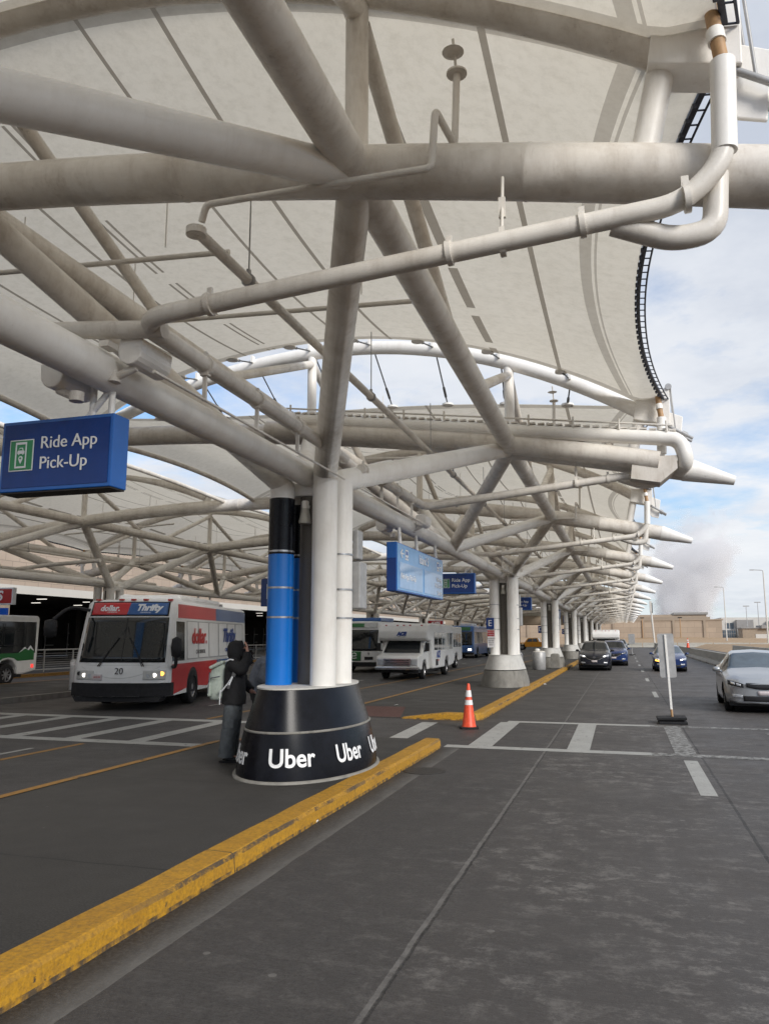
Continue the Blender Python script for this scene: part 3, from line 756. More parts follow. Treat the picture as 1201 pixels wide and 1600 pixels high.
# flood lamps on the girder, horn speakers on the columns
def build_flood(name, label):
    t = thing(name, label, 'flood lamp', (0, 0, 0), 0, 'flood lamps clamped to the girder')
    b = MB(); prof = [(-.12, .0)]+[(.115*math.cos(a), .115*math.sin(a)-.01) for a in np.linspace(math.pi*1.05, math.pi*1.95, 9)]+[(.12, .09), (.02, .125), (-.10, .105)]
    b.prism(prof, lambda a, z, y: (a, y, z), 0, .46); b.build('housing', 'white_steel', t, .012)
    c = MB(); c.tube((0, .1, -.12), (-.16, .08, -.19), .035); c.lathe([(.06, -.04), (.06, .04)], (-.2, .08, -.20), 16); c.build('mount', 'pipe', t)
    MB().box(-.20, -.11, -.14, .0, -.0, .05).build('ballast_box', 'pipe', t); return t
f0 = build_flood('flood_lamp', 'nearest boxy flood lamp on the girder right above the ride app sign'); f0.location = (-3.84, 5.35, 4.27)
for y, lb in ((15.4, 'boxy flood lamp on the girder above the pale island sign'), (27.4, 'boxy flood lamp on the girder just before the second column'), (37.5, 'boxy flood lamp on the girder past the second column')):
    dup(f0, (-3.88, y, 4.27), lb)
for y, lb in ((5.2, 'boxy flood lamp on the far side of the girder above the ride app sign'), (14.6, 'boxy flood lamp on the far side of the girder before the pale island sign')):
    dup(f0, (-4.48, y, 4.08), lb, scale=(-1, 1, 1))

def build_horn(name, label):
    t = thing(name, label, 'horn speaker', (0, 0, 0), 0, 'bell shaped speakers on the columns')
    MB().lathe([(.085, -.17), (.09, -.15), (.075, -.09), (.055, .02), (.052, .04)], (0, 0, 0), 22).build('bell', 'concrete_pale', t)
    b = MB(); b.lathe([(.045, .04), (.05, .06), (.05, .14), (.04, .15)], (0, 0, 0), 16); b.box(-.02, .02, 0, .14, .06, .1); b.build('bracket', 'pipe', t); return t
h0 = build_horn('horn_speaker', 'bell shaped horn speaker on the nearest black and blue column'); h0.location = (COLX+.015, COLY-.46, 3.62)
for j in range(1, 5): dup(h0, (COLX+.015, COLY+2*BAY*j-.46, 3.62), '%s bell shaped horn speaker on the island columns' % ORD[j])

# ---------------------------------------------------------------- signs
def ride_app_sign(name, label, xr, y, w=1.14, h=.63, z0=3.14):
    t = thing(name, label, 'hanging sign', (xr, y, z0), 0, 'blue ride app hanging signs', world=True)
    d = .22
    MB().box(xr-w, xr, y, y+d, z0, z0+h).build('case', 'blue_edge', t, .008)
    f = MB().box(xr-w+.03, xr-.03, y-.006, y+.002, z0+.035, z0+h-.03).build('face', 'blue_sign', t)
    MB().box(xr-w+.01, xr-.01, y+.01, y+d-.01, z0-.012, z0-.002).build('bottom_tray', 'dark_room', t)
    cx, cz, k = xr-w+.225, z0+.32, .125
    MB().box(cx-k, cx+k, y-.011, y-.007, cz-k*1.12, cz+k*1.12).build('symbol_border', 'sign_white', f, .012)
    k -= .01; MB().box(cx-k, cx+k, y-.015, y-.011, cz-k*1.13, cz+k*1.13).build('symbol', 'sign_green', f, .01)
    g = MB(); Y = (y-.019, y-.0155)
    pw, ph = .058, .115
    g.box(cx-pw, cx+pw, *Y, cz-ph, cz-ph+.016); g.box(cx-pw, cx+pw, *Y, cz+ph-.02, cz+ph)
    g.box(cx-pw, cx-pw+.012, *Y, cz-ph+.016, cz+ph-.02); g.box(cx+pw-.012, cx+pw, *Y, cz-ph+.016, cz+ph-.02)
    F = lambda a, b, yy: (cx+a, yy, cz+b)
    g.prism([(-.036, .012), (-.036, .035), (-.025, .042), (-.016, .066), (.016, .066), (.025, .042), (.036, .035), (.036, .012), (.026, .012), (.026, .004), (.016, .004), (.016, .012), (-.016, .012), (-.016, .004), (-.026, .004), (-.026, .012)], F, *Y)
    pin = [(.022*math.cos(a), -.030+.022*math.sin(a)) for a in np.linspace(-.35, math.pi+.35, 14)]+[(0, -.078)]
    g.prism(pin, F, *Y)
    g.build('pictogram', 'sign_white', f)
    q = MB(); q.prism([(.009*math.cos(a), -.028+.009*math.sin(a)) for a in np.linspace(0, 6.1, 12)], F, y-.0215, y-.0195)
    q.prism([(-.019, .042), (-.012, .058), (.012, .058), (.019, .042)], F, y-.0215, y-.0195); q.build('pictogram', 'sign_green', f)
    letters('Ride App', .155, (xr-w+.415, y-.007, z0+.415), (1, 0, 0), (0, 0, 1), 'white_text', f, align='LEFT')
    letters('Pick-Up', .155, (xr-w+.415, y-.007, z0+.235), (1, 0, 0), (0, 0, 1), 'white_text', f, align='LEFT')
    b = MB()
    b.tube((xr-.11, y+.11, z0+h), (xr-.11, y+.11, ZLOW-.1), .028); b.tube((xr-.36, y+.11, z0+h), (xr-.12, y+.11, ZLOW-.12), .028); b.tube((xr-.30, y+.11, z0+h), (xr-.30, y+.11, ZLOW-.08), .03)
    b.build('hanger', 'white_steel', t); return t
ride_app_sign('ride_app_sign', 'nearest blue Ride App Pick-Up sign, cut by the left edge', -4.03, 5.45)
ride_app_sign('ride_app_sign', 'blue Ride App Pick-Up sign partly behind the pale island sign', -4.32, 23.9, z0=3.22)
ride_app_sign('ride_app_sign', 'small blue Ride App Pick-Up sign half hidden by the second column', -4.33, 39.6, z0=3.22)
for q, (y, lb) in enumerate(((58., 'blue hanging sign behind the third column'), (77., 'blue hanging sign behind the fourth column'))):
    ride_app_sign('ride_app_sign', lb, -4.33, y, z0=3.22)

t = thing('island_sign', 'long pale blue glossy Island 5 board hanging lengthwise under the girder', 'hanging sign', (-4.0, 13.95, 2.72), 0, None, world=True)
ya, yb, za, zb, xf = 13.95, 17.85, 2.74, 3.66, -3.98
MB().box(xf-.2, xf, ya, yb, za, zb).build('case', 'blue_edge', t, .01)
MB().box(xf-.19, xf-.01, ya-.006, ya+.004, za+.01, zb-.30).build('end_panel', 'blue_sign', t)
fc = MB().box(xf-.002, xf+.008, ya+.03, yb-.03, za+.03, zb-.02).build('face', 'sign_light', t)
for a, b in ((.04, .49), (.53, .97)):
    MB().box(xf+.008, xf+.016, ya+(yb-ya)*a, ya+(yb-ya)*b, za+.07, zb-.36).build('screen', 'sign_screen', fc)
def on_face(body, size, fy, z, al='CENTER', m='white_text'):
    letters(body, size, (xf+.0165, ya+(yb-ya)*fy, z), (0, 1, 0), (0, 0, 1), m, fc, align=al)
on_face('Island 5', .26, .52, zb-.19)
on_face('Ride App Pick-Up', .155, .06, za+.30, 'LEFT')
on_face('Ride App', .14, .95, za+.43, 'RIGHT'); on_face('Pick-Up and', .14, .95, za+.29, 'RIGHT'); on_face('Shuttles', .14, .95, za+.13, 'RIGHT')
g = MB(); P = lambda a, b, x: (x, ya+(yb-ya)*a, zb-.19+b)
for c0, sgn in ((.085, 1), (.935, -1)):
    g.prism([(c0-.03*sgn, 0), (c0, .09), (c0+.012*sgn, .075), (c0-.008*sgn, .015), (c0+.035*sgn, .015), (c0+.035*sgn, -.015), (c0-.008*sgn, -.015), (c0+.012*sgn, -.075), (c0, -.09)], P, xf+.009, xf+.013)
for c0 in (.175, .865):
    g.prism([(c0-.028, -.1), (c0+.028, -.1), (c0+.028, .1), (c0-.028, .1)], P, xf+.009, xf+.012)
g.build('pictogram', 'sign_white', fc)
g = MB()
for c0 in (.175, .865):
    g.prism([(c0-.020, .0), (c0+.020, .0), (c0+.018, .07), (c0-.018, .07)], P, xf+.012, xf+.015)
    g.prism([(c0-.020, -.07), (c0-.008, -.07), (c0-.008, -.045), (c0-.020, -.045)], P, xf+.012, xf+.015); g.prism([(c0+.008, -.07), (c0+.020, -.07), (c0+.020, -.045), (c0+.008, -.045)], P, xf+.012, xf+.015)
g.build('pictogram', 'blue_edge', fc)
for y in (ya+.6, ya+1.9, yb-.25): MB().tube((xf-.1, y, zb), (xf-.13, y, ZLOW-.1), .035).build('hanger', 'white_steel', t)

def letter_plate(name, label, ch, c, s=.42, m='blue_sign'):
    t = thing(name, label, 'letter sign', c, 0, None, world=True)
    MB().box(c[0]-s*.36, c[0]+s*.36, c[1], c[1]+.04, c[2], c[2]+s).build('plate', m, t, .01)
    letters(ch, s*.78, (c[0], c[1]-.001, c[2]+s*.5), (1, 0, 0), (0, 0, 1), 'white_text', t)
    MB().tube((c[0], c[1]+.03, c[2]+s*.5), (c[0]+.2, c[1]+.1, c[2]+s*.5), .02).build('bracket', 'rim', t); return t
letter_plate('column_letter_sign', 'small blue letter F plate on the far side of the blue wrapped column', 'F', (-4.83, COLY-.1, 2.33), .40)
letter_plate('column_letter_sign', 'small blue letter E plate on the white column by the cone', 'E', (-4.62, 28.48, 2.18), .40)
letter_plate('column_letter_sign', 'small dark letter D plate on the third island column', 'D', (-4.70, 47.5, 2.12), .42)
letter_plate('column_letter_sign', 'small dark letter C plate on the fourth island column', 'C', (-4.70, 66.3, 2.12), .42)
t = thing('notice_sign', 'red topped white notice on the white column by the cone', 'notice', (-4.59, 28.46, 1.55), 0, None, world=True)
MB().box(-4.72, -4.46, 28.46, 28.49, 1.52, 2.14).build('plate', 'refl_white', t); MB().box(-4.715, -4.465, 28.453, 28.459, 1.92, 2.13).build('red_header', 'sign_red', t)
for k, (b, z) in enumerate((('RESTRICTED', 2.06), ('PARKING', 1.98))): letters(b, .048, (-4.59, 28.452, z), (1, 0, 0), (0, 0, 1), 'white_text', t)
for k, b in enumerate(('NO PARKING', 'RIDE APP', 'PICK-UP', 'ONLY')): letters(b, .05, (-4.59, 28.457, 1.84-.075*k), (1, 0, 0), (0, 0, 1), 'grey_text', t)
# grey cabinets strapped to the back of the columns
for j, lb in ((0, 'grey metal cabinet strapped behind the nearest white column tube'), (1, 'grey metal cabinet behind the white column by the cone'), (2, 'grey metal cabinet behind the third island column')):
    t = thing('cabinet', lb, 'cabinet', (COLX+.62, COLY+2*BAY*j+.42, 2.5), 0, 'grey cabinets on the columns', world=True)
    x, y = COLX+.50, COLY+2*BAY*j+.30
    MB().box(x-.07, x+.07, y, y+.32, 2.30, 2.98).build('box', 'grey_steel', t, .02); MB().box(x-.07, x+.02, y+.05, y+.28, 3.02, 3.45).build('upper_box', 'grey_steel', t, .02)

# ---------------------------------------------------------------- ground
structure('ground', MB().grid(lambda a, b: (a, b, -.03), [-1500, 1500], [-300, 2500], False), 'dirt')
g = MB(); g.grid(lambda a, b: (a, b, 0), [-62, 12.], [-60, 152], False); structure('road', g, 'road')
def slab(x0, x1, y0, y1, z1, ramp0=0, ramp1=0):
    m = MB(); v = [(x0, y0, -.02), (x1, y0, -.02), (x1, y1, -.02), (x0, y1, -.02), (x0, y0, z1), (x1, y0, z1), (x1, y1, z1), (x0, y1, z1)]
    m.add(v, [(0, 3, 2, 1), (4, 5, 6, 7), (0, 1, 5, 4), (1, 2, 6, 5), (2, 3, 7, 6), (3, 0, 4, 7)]); return m
XI = -6.72                                         # terminal side edge of the island
# near island with a gentle drop to the crossing on its inner part
m = MB()
m.add([(XI, -30, .15), (-3.3, -30, .15), (-3.3, 13.6, .15), (-4.7, 13.6, .15), (-4.7, 12.6, .15), (XI, 12.3, .15), (XI, 13.9, .012), (-4.7, 13.95, .012), (XI, -30, -.02), (XI, 13.9, -.02), (-4.7, 13.95, -.02), (-4.7, 13.6, -.02), (-3.3, 13.6, -.02), (-3.3, -30, -.02)],
      [(0, 1, 2, 3, 4, 5), (5, 4, 7, 6), (4, 3, 7), (3, 11, 10, 7), (0, 5, 6, 9, 8), (2, 12, 11, 3), (7, 10, 9, 6), (1, 13, 12, 2)])
structure('island_near', m, 'island')
m = MB()
m.add([(XI, 19.6, .15), (-5.3, 19.6, .15), (-3.4, 19.2, .15), (-3.4, 150, .15), (XI, 150, .15), (XI, 18.3, .012), (-5.1, 18.3, .012), (-3.4, 18.55, .15), (-4.4, 18.3, .1), (XI, 150, -.02), (XI, 18.3, -.02), (-3.4, 18.55, -.02), (-3.4, 150, -.02), (-4.4, 18.3, -.02)],
      [(0, 1, 2, 3, 4), (0, 5, 6, 1), (1, 6, 8, 7, 2), (0, 4, 9, 10, 5), (8, 13, 11, 7), (2, 7, 11, 12, 3), (6, 5, 10, 13, 8)])
structure('island_far', m, 'island')
structure('tactile_pad_near', MB().add([(XI+.05, 12.35, .153), (-4.95, 12.62, .153), (-4.95, 13.93, .018), (XI+.05, 13.86, .018)], [(0, 1, 2, 3)]), 'tactile')
structure('tactile_pad_far', MB().add([(XI+.05, 19.55, .153), (-5.35, 19.55, .153), (-5.15, 18.34, .018), (XI+.05, 18.34, .018)], [(0, 1, 2, 3)]), 'tactile')
def kerb(pts, name, label):
    """chamfered kerb stones following the outer edge, painted yellow"""
    m = MB(); P = [Vector((*p, 0)) for p in pts]
    prof = [(0, -.02), (.008, .06), (.012, .118), (.02, .138), (.04, .152), (.16, .156), (.27, .157), (.27, -.02)]
    vs = []
    for i, p in enumerate(P):
        a, b = P[max(0, i-1)], P[min(len(P)-1, i+1)]; d = (b-a).normalized(); n = Vector((-d.y, d.x, 0))
        for o, z in prof:
            w = .004*math.sin(i*1.7)+.003*math.sin(i*.61+z*9)
            vs.append(p+n*(o+w)+Vector((0, 0, (z if z < 0 else z*(1-DROP(p)))+.003*math.sin(i*.9))))
    k = len(prof); N = len(P)
    m.add(vs, [(i*k+j, (i+1)*k+j, (i+1)*k+j+1, i*k+j+1) for i in range(N-1) for j in range(k-1)])
    m.add(vs[:k], [tuple(range(k))]); m.add(vs[-k:], [tuple(range(k))[::-1]])
    return tag(m.build(name, 'yellow_paint', None, .006), label, 'kerb', 'yellow kerbs of the island')
DROP = lambda p: 0
kerb([(-3.12, y) for y in np.arange(-30, 13.7, .3)]+[(-3.12, 13.72)], 'yellow_kerb', 'long chipped yellow kerb from the lower left corner up to the crossing')
DROP = lambda p: max(0, min(.9, (-p.x-4.05)/1.25)) if p.y < 18.35 else 0
arc = [(-3.2-.42+.42*math.sin(a), 18.62-.42*math.cos(a)) for a in np.linspace(0, math.pi/2, 6)]
kerb([(x, 18.2) for x in np.linspace(-5.1, -3.7, 5)]+arc+[(-3.2, y) for y in np.arange(19.2, 150, .9)], 'yellow_kerb', 'yellow kerb beyond the crossing, turning round the cone corner')
DROP = lambda p: 0
y2 = MB().grid(lambda a, b: (a, b, .158), [XI-.005, XI+.12], list(np.arange(-30, 12.3, 2))+[12.3], False)
y2.grid(lambda a, b: (a, b, .158), [XI-.005, XI+.12], list(np.arange(19.7, 150, 3)), False)
structure('yellow_edge_line', y2, 'yellow_line')
structure('ramp_edge_line', MB().add([(XI-.005, 12.3, .158), (XI+.12, 12.3, .158), (XI+.12, 13.9, .02), (XI-.005, 13.9, .02)], [(0, 1, 2, 3)]), 'yellow_line')
# lane lines
m = MB()
def strip(m, x0, x1, y0, y1, z=.004): m.grid(lambda a, b: (a, b, z), [x0, x1], [y0, y1], False)
strip(m, -9.46, -9.34, -5, 12.35); strip(m, -9.46, -9.34, 16.8, 150)
structure('yellow_lane_line', m, 'yellow_line')
m = MB()
for y in np.arange(26.8, 148, 9.4): strip(m, .84, .98, y, y+2.7)
strip(m, .80, 1.0, 10.55, 13.4)
for y in np.arange(20, 140, 6): strip(m, -11.2, -11.08, y, y+1.6); strip(m, -13.6, -13.5, y, y+1.6)
strip(m, -9.9, -9.8, 10.2, 11.6); strip(m, -10.9, -10.8, 6.2, 9.4)
structure('lane_dashes', m, 'white_paint')
m = MB()
strip(m, -3.1, .35, 13.78, 14.12); strip(m, -2.6, .45, 18.12, 18.42)
for x, sh, w in ((-2.72, -.02, .42), (-1.02, -.02, .38), (-4.35, -.08, .36)):
    y0, y1 = (14.12, 18.12) if x > -4 else (14.3, 17.6)
    m.add([(x, y0, .004), (x+w, y0, .004), (x+w+sh, y1, .004), (x+sh, y1, .004)], [(0, 1, 2, 3)])
structure('crossing_stripes', m, 'white_paint')
m = MB(); strip(m, .35, 2.1, 13.78, 14.1); strip(m, .45, 3.2, 18.14, 18.38); strip(m, .72, 1.05, 14.1, 18.14); strip(m, 2.6, 3.1, 17.2, 17.6); structure('crossing_stripes_worn', m, 'white_paint_worn')
m = MB(); strip(m, -17.1, -6.9, 16.25, 16.65); strip(m, -17.1, -6.9, 12.55, 12.92)
for x in (-8.85, -10.25, -11.6, -12.95, -14.3, -15.65): m.add([(x-.0, 12.92, .004), (x+.36, 12.92, .004), (x+.26, 16.25, .004), (x-.08, 16.25, .004)], [(0, 1, 2, 3)])
structure('bus_lane_crossing', m, 'white_paint')
# terminal side island and far pavement
structure('terminal_side_island', slab(-22.4, -17.3, -30, 150, .15), 'concrete_road' if 'concrete_road' in M else 'island')
m = MB(); m.box(-17.3, -17.14, -30, 150, -.02, .153); structure('terminal_island_kerb', m, 'concrete')
structure('terminal_pavement', slab(-50, -27.2, -30, 150, .15), 'island')
m = MB(); m.box(-27.2, -27.02, -30, 150, -.02, .153); m.box(-22.56, -22.4, -30, 150, -.02, .153); structure('pavement_kerb_line', m, 'yellow_line')
# manhole, litter
t = MB().lathe([(.30, 0), (.30, .006), (.27, .008), (.0, .008)], (-2.82, 11.3, 0), 32, sx=1., smooth=False); tag(t.build('manhole_cover', 'iron', None), 'round iron cover set in the lane beside the kerb end', 'manhole cover')
def litter(label, x, y, z, m, s):
    b = MB(); pts = [(x+s*random.uniform(-1, 1), y+s*random.uniform(-1, 1), z+s*random.uniform(0, .5)) for _ in range(9)]
    bm = bmesh.new(); [bm.verts.new(p) for p in pts]; bmesh.ops.convex_hull(bm, input=bm.verts)
    b.add([v.co for v in bm.verts], []); bm.verts.index_update(); b.f += [tuple(v.index for v in f.verts) for f in bm.faces]; b.sm += [False]*len(bm.faces); bm.free()
    tag(b.build('litter', m, None), label, 'litter', 'scraps of litter')
litter('white crumpled scrap in the gutter below the yellow kerb', -3.12, 7.95, .004, 'litter', .045)
litter('pink scrap in the gutter below the yellow kerb', -3.15, 8.85, .004, 'pink', .04)
litter('small pale scrap on the island behind the black base', -5.7, 19.9, .15, 'litter', .06)
litter('white scrap in the gutter near the trash can', -3.1, 32.5, .004, 'litter', .09)
# ---------------------------------------------------------------- vehicles
def add_wheel(t, x, y, r, w, side, rim='rim', dual=False):
    """tyre with a rim child; side +1 faces +x"""
    m = MB(); prof = [(r*.62, -w/2), (r*.93, -w/2), (r, -w*.38), (r, w*.38), (r*.93, w/2), (r*.62, w/2)]
    vs = []; n = 28
    for rr, o in prof:
        for k in range(n): a = 2*math.pi*k/n; vs.append((x+o, y+rr*math.cos(a), r+rr*math.sin(a)))
    m.add(vs, [(i*n+k, i*n+(k+1) % n, (i+1)*n+(k+1) % n, (i+1)*n+k) for i in range(len(prof)-1) for k in range(n)], True)
    wh = m.build('wheel', 'tyre', t)
    q = MB(); xo = x+side*w*.36
    def disc(r0, r1, xa, xb, spokes=0):
        v = []
        for rr, o in ((r0, xa), (r1, xb)):
            for k in range(n): a = 2*math.pi*k/n; v.append((o, y+rr*math.cos(a), r+rr*math.sin(a)))
        q.add(v, [(k, (k+1) % n, n+(k+1) % n, n+k) for k in range(n)], True)
    disc(r*.64, r*.58, xo+side*.01, xo-side*.03)
    for k in range(10 if not dual else 8):
        a = 2*math.pi*k/(10 if not dual else 8)
        d = Vector((0, math.cos(a), math.sin(a))); c = Vector((xo-side*.015, y, r))+d*r*.36
        q.obox(c, d, (1, 0, 0), d.cross((1, 0, 0)), r*.5, .03, r*.13)
    q.path([(xo-side*.04, y, r), (xo+side*.012, y, r)], r*.17, 14)
    q.build('rim', rim, wh)
    b = MB(); b.path([(x-side*.02, y, r), (x-side*.0, y, r)], r*.62, 24); b.build('brake_disc', 'black_plastic', wh)

def I(keys):
    ks = sorted(keys); xs = [k[0] for k in ks]; ys = [k[1] for k in ks]
    return lambda v: float(np.interp(v, xs, ys))

def smoothI(keys, L, sig=.09):
    f = I(keys); g = np.linspace(-.5, L+.5, 560); y = np.array([f(v) for v in g]); st = g[1]-g[0]
    k = np.exp(-.5*(np.arange(-60, 61)*st/sig)**2); k /= k.sum()
    yp = np.pad(y, 60, mode='edge'); ys = np.convolve(yp, k, 'valid')
    return lambda v: float(np.interp(v, g, ys))

KINDS_CAR = {
 'sedan': dict(L=4.55, W=1.78, wr=.325, fa=.92, wb=2.70, cowl=1.22, roof=2.05, rear=3.15, tail=3.95,
    zb=[(0, .24), (.5, .18), (4, .18), (4.55, .3)],
    zs=[(0, .60), (.25, .72), (.7, .80), (1.3, .88), (2.2, .92), (3.4, .97), (4.2, .99), (4.55, .9)],
    zt=[(0, .66), (.2, .78), (.6, .885), (1.2, .99), (1.3, 1.02), (2.0, 1.37), (2.5, 1.435), (3.0, 1.41), (3.5, 1.25), (4.0, 1.07), (4.4, 1.03), (4.55, .95)],
    w=[(0, .74), (.15, .81), (.5, .87), (1.2, .885), (3.4, .885), (4.2, .84), (4.55, .76)],
    wt=[(0, .60), (.5, .70), (1.2, .74), (2.0, .60), (2.9, .57), (3.5, .58), (4.0, .66), (4.55, .62)]),
 'suv': dict(L=4.55, W=1.84, wr=.36, fa=.95, wb=2.70, cowl=1.2, roof=1.95, rear=3.6, tail=4.45,
    zb=[(0, .30), (.5, .22), (4, .22), (4.55, .35)],
    zs=[(0, .72), (.2, .86), (.7, .98), (1.3, 1.04), (2.2, 1.06), (3.4, 1.10), (4.3, 1.12), (4.55, 1.0)],
    zt=[(0, .80), (.15, .94), (.6, 1.06), (1.15, 1.14), (1.25, 1.16), (1.95, 1.58), (2.4, 1.665), (3.2, 1.66), (3.8, 1.60), (4.45, 1.12), (4.55, 1.05)],
    w=[(0, .78), (.15, .85), (.5, .91), (1.2, .92), (3.4, .92), (4.2, .88), (4.55, .80)],
    wt=[(0, .66), (.5, .74), (1.2, .78), (1.95, .65), (2.9, .62), (3.8, .62), (4.4, .70), (4.55, .68)])}

def build_car(name, label, loc, rotz, paint, kind='sedan', group=None, lit=False, amber=False, grille='wide', glass='glass', fascia=None):
    K = KINDS_CAR[kind]; L = K['L']
    zb, zs, zt, w, wt = (smoothI(K[k], L, .07 if k in ('zt',) else .1) for k in ('zb', 'zs', 'zt', 'w', 'wt'))
    t = thing(name, label, 'car', loc, rotz, group)
    w0 = K['W']/2
    def bend(x, y):
        return y + .34*(abs(x)/w0)**2.6*max(0, 1-y/.95)**2 - .22*(abs(x)/w0)**2.4*max(0, 1-(L-y)/.7)**2
    def sect(y):
        b, s, tt, ww, r = zb(y), zs(y), zt(y), w(y), wt(y)
        s = min(s, tt-.02); e = min(.07, (tt-s)*.4)
        return [(0, b), (.8*ww, b), (.965*ww, b+.07), (ww, b+.5*(s-b)), (.985*ww, s-.05), (.965*ww, s), (r, tt-e), (r*.86, tt-e*.25), (0, tt+.015)]
    sub = [2, 2, 3, 4, 2, 8, 3, 6]
    def ring(y):
        k = sect(y); out = []; seg = []
        for i, n in enumerate(sub):
            a, b = k[i], k[i+1]
            for q in range(n):
                f = q/n; out.append((a[0]+(b[0]-a[0])*f, a[1]+(b[1]-a[1])*f)); seg.append((i, f))
        out.append(k[-1]); return out, seg
    ys = np.unique(np.concatenate([np.linspace(0, .3, 7), np.linspace(.3, L-.3, 74), np.linspace(L-.3, L, 7)]))
    rings = [ring(y)[0] for y in ys]; seg = ring(1.)[1]; nv = len(rings[0])
    WY = (K['fa'], K['fa']+K['wb']); ra = K['wr']+.045
    parts = {k: MB() for k in ('body', 'windshield', 'rear', 'wl', 'wr_', 'liner')}
    pil = [K['roof']+.92, K['roof']+.98+.86]
    def put(x, y, z, side):
        yy = bend(x, y)
        if abs(x) > .6*w0:
            for c in WY:
                d = math.hypot(yy-c, z-K['wr'])
                if abs(d-ra) < .05 and d > 1e-4 and z < K['wr']+ra+.05:
                    yy = c+(yy-c)*ra/d; z = K['wr']+(z-K['wr'])*ra/d
        return (x*side, yy, z)
    for side in (1, -1):
        for i in range(len(ys)-1):
            ym = (ys[i]+ys[i+1])/2
            for j in range(nv-1):
                q = [(rings[i][j], ys[i]), (rings[i][j+1], ys[i]), (rings[i+1][j+1], ys[i+1]), (rings[i+1][j], ys[i+1])]
                xm = sum(p[0][0] for p in q)/4; zm = sum(p[0][1] for p in q)/4; s, f = seg[j]
                key = 'body'
                if 1 <= s <= 4 and any(math.hypot(bend(xm, ym)-c, zm-K['wr']) < ra for c in WY): continue
                if s == 0 and any(abs(ym-c) < ra for c in WY): key = 'liner'
                cab = zt(ym)-zs(ym)
                if s == 5 and cab > .14 and K['cowl']+.12 < ym < K['tail']-.32 and 0.05 < f < .9:
                    if all(abs(ym-p) > .045 for p in pil) and (zm < zt(ym)-.07): key = 'wr_' if side > 0 else 'wl'
                if s >= 6 and K['cowl']+.04 < ym < K['roof']-.04: key = 'windshield'
                if s >= 6 and K['rear']+.08 < ym < K['tail']-.06: key = 'rear'
                vs = [put(p[0][0], p[1], p[0][1], side) for p in q]
                parts[key].add(vs, [(0, 1, 2, 3)], True)
        for i in (0, len(ys)-1):
            r = rings[i]; K8 = 9; vs = [put(a*f, ys[i], b, side) for a, b in r for f in np.linspace(0, 1, K8)]
            parts['body'].add(vs, [(j*K8+q, j*K8+q+1, (j+1)*K8+q+1, (j+1)*K8+q) for j in range(len(r)-1) for q in range(K8-1)], True)
    def weld(mb, nm, m):
        if not mb.v: return None
        o = mb.build(nm, m, t, fix=False)
        b = bmesh.new(); b.from_mesh(o.data); bmesh.ops.remove_doubles(b, verts=b.verts, dist=.0006); bmesh.ops.recalc_face_normals(b, faces=b.faces); b.to_mesh(o.data); b.free(); return o
    body = weld(parts['body'], 'body', paint)
    weld(parts['windshield'], 'windshield', glass); weld(parts['rear'], 'rear_window', 'glass')
    weld(parts['wr_'], 'side_window', 'glass'); weld(parts['wl'], 'side_window', 'glass')
    # inner wheel housings and underside
    u = MB()
    for c in WY: u.path([(-w0+.24, c, K['wr']), (w0-.24, c, K['wr'])], ra+.02, 24)
    u.box(-w0+.12, w0-.12, .35, L-.3, .16, .34); u.build('wheel_housing', 'black_plastic', t)
    for c in WY:
        for s in (1, -1): add_wheel(t, s*(w0-.13), c, K['wr'], .20, s)
    # front details follow the nose
    def nose(x, z):
        y = 0.
        if z > zt(0)-.02:
            g = np.linspace(0, 1.1, 60); v = np.array([zt(a) for a in g]); y = float(np.interp(z, v, g))
        return y
    def patch(nm, m, xa, xb, zlo, zhi, off=.012, n=14, k=5, par=t):
        mb = MB()
        def P(u, v):
            x = xa+(xb-xa)*u; z = zlo(u)+(zhi(u)-zlo(u))*v
            return (x, bend(x, nose(x, z))-off, z)
        mb.grid(P, np.linspace(0, 1, n), np.linspace(0, 1, k)); o = mb.build(nm, m, par)
        so = o.modifiers.new('thick', 'SOLIDIFY'); so.thickness = .012; so.offset = 0; return o
    zh = zs(.25)
    for s in (1, -1):
        h = patch('headlight', 'black_plastic' if not lit else 'lamp_glass', s*.46, s*.80, lambda u: zh-.12+.07*u, lambda u: zh-.03+.08*u, .02)
        patch('lamp', 'lamp_lit' if lit else 'lamp_glass', s*.52, s*.62, lambda u: zh-.085+.02*u, lambda u: zh-.035+.02*u, .032, 6, 4, h)
        if amber and s < 0: patch('indicator', 'amber_lit', s*.56, s*.80, lambda u: zh-.17+.05*u, lambda u: zh-.11+.06*u, .03, 6, 4, h)
        if not lit: patch('lamp', 'chrome', s*.65, s*.74, lambda u: zh-.055+.02*u, lambda u: zh+.0+.02*u, .032, 6, 4, h)
        f = patch('fog_lamp', 'lamp_glass', s*.50, s*.72, lambda u: zb(0)+.13, lambda u: zb(0)+.19+.02*u, .02)
    zg = zt(0)
    if grille == 'wide':
        patch('grille', 'black_plastic', -.40, .40, lambda u: zg-.12+.05*abs(2*u-1)**2, lambda u: zg+.02, .014, 20, 4)
        patch('lower_grille', 'black_plastic', -.48, .48, lambda u: zb(0)+.05, lambda u: zb(0)+.17, .014, 20, 4)
    elif grille == 'big':
        patch('grille', 'black_plastic', -.46, .46, lambda u: zg-.22+.14*abs(2*u-1)**2, lambda u: zg+.03, .014, 20, 4)
        patch('lower_grille', 'black_plastic', -.55, .55, lambda u: zb(0)+.02, lambda u: zb(0)+.10, .014, 20, 4)
        patch('chrome_wing', 'chrome', -.46, .46, lambda u: zg-.245+.14*abs(2*u-1)**2, lambda u: zg-.222+.14*abs(2*u-1)**2, .018, 20, 2)
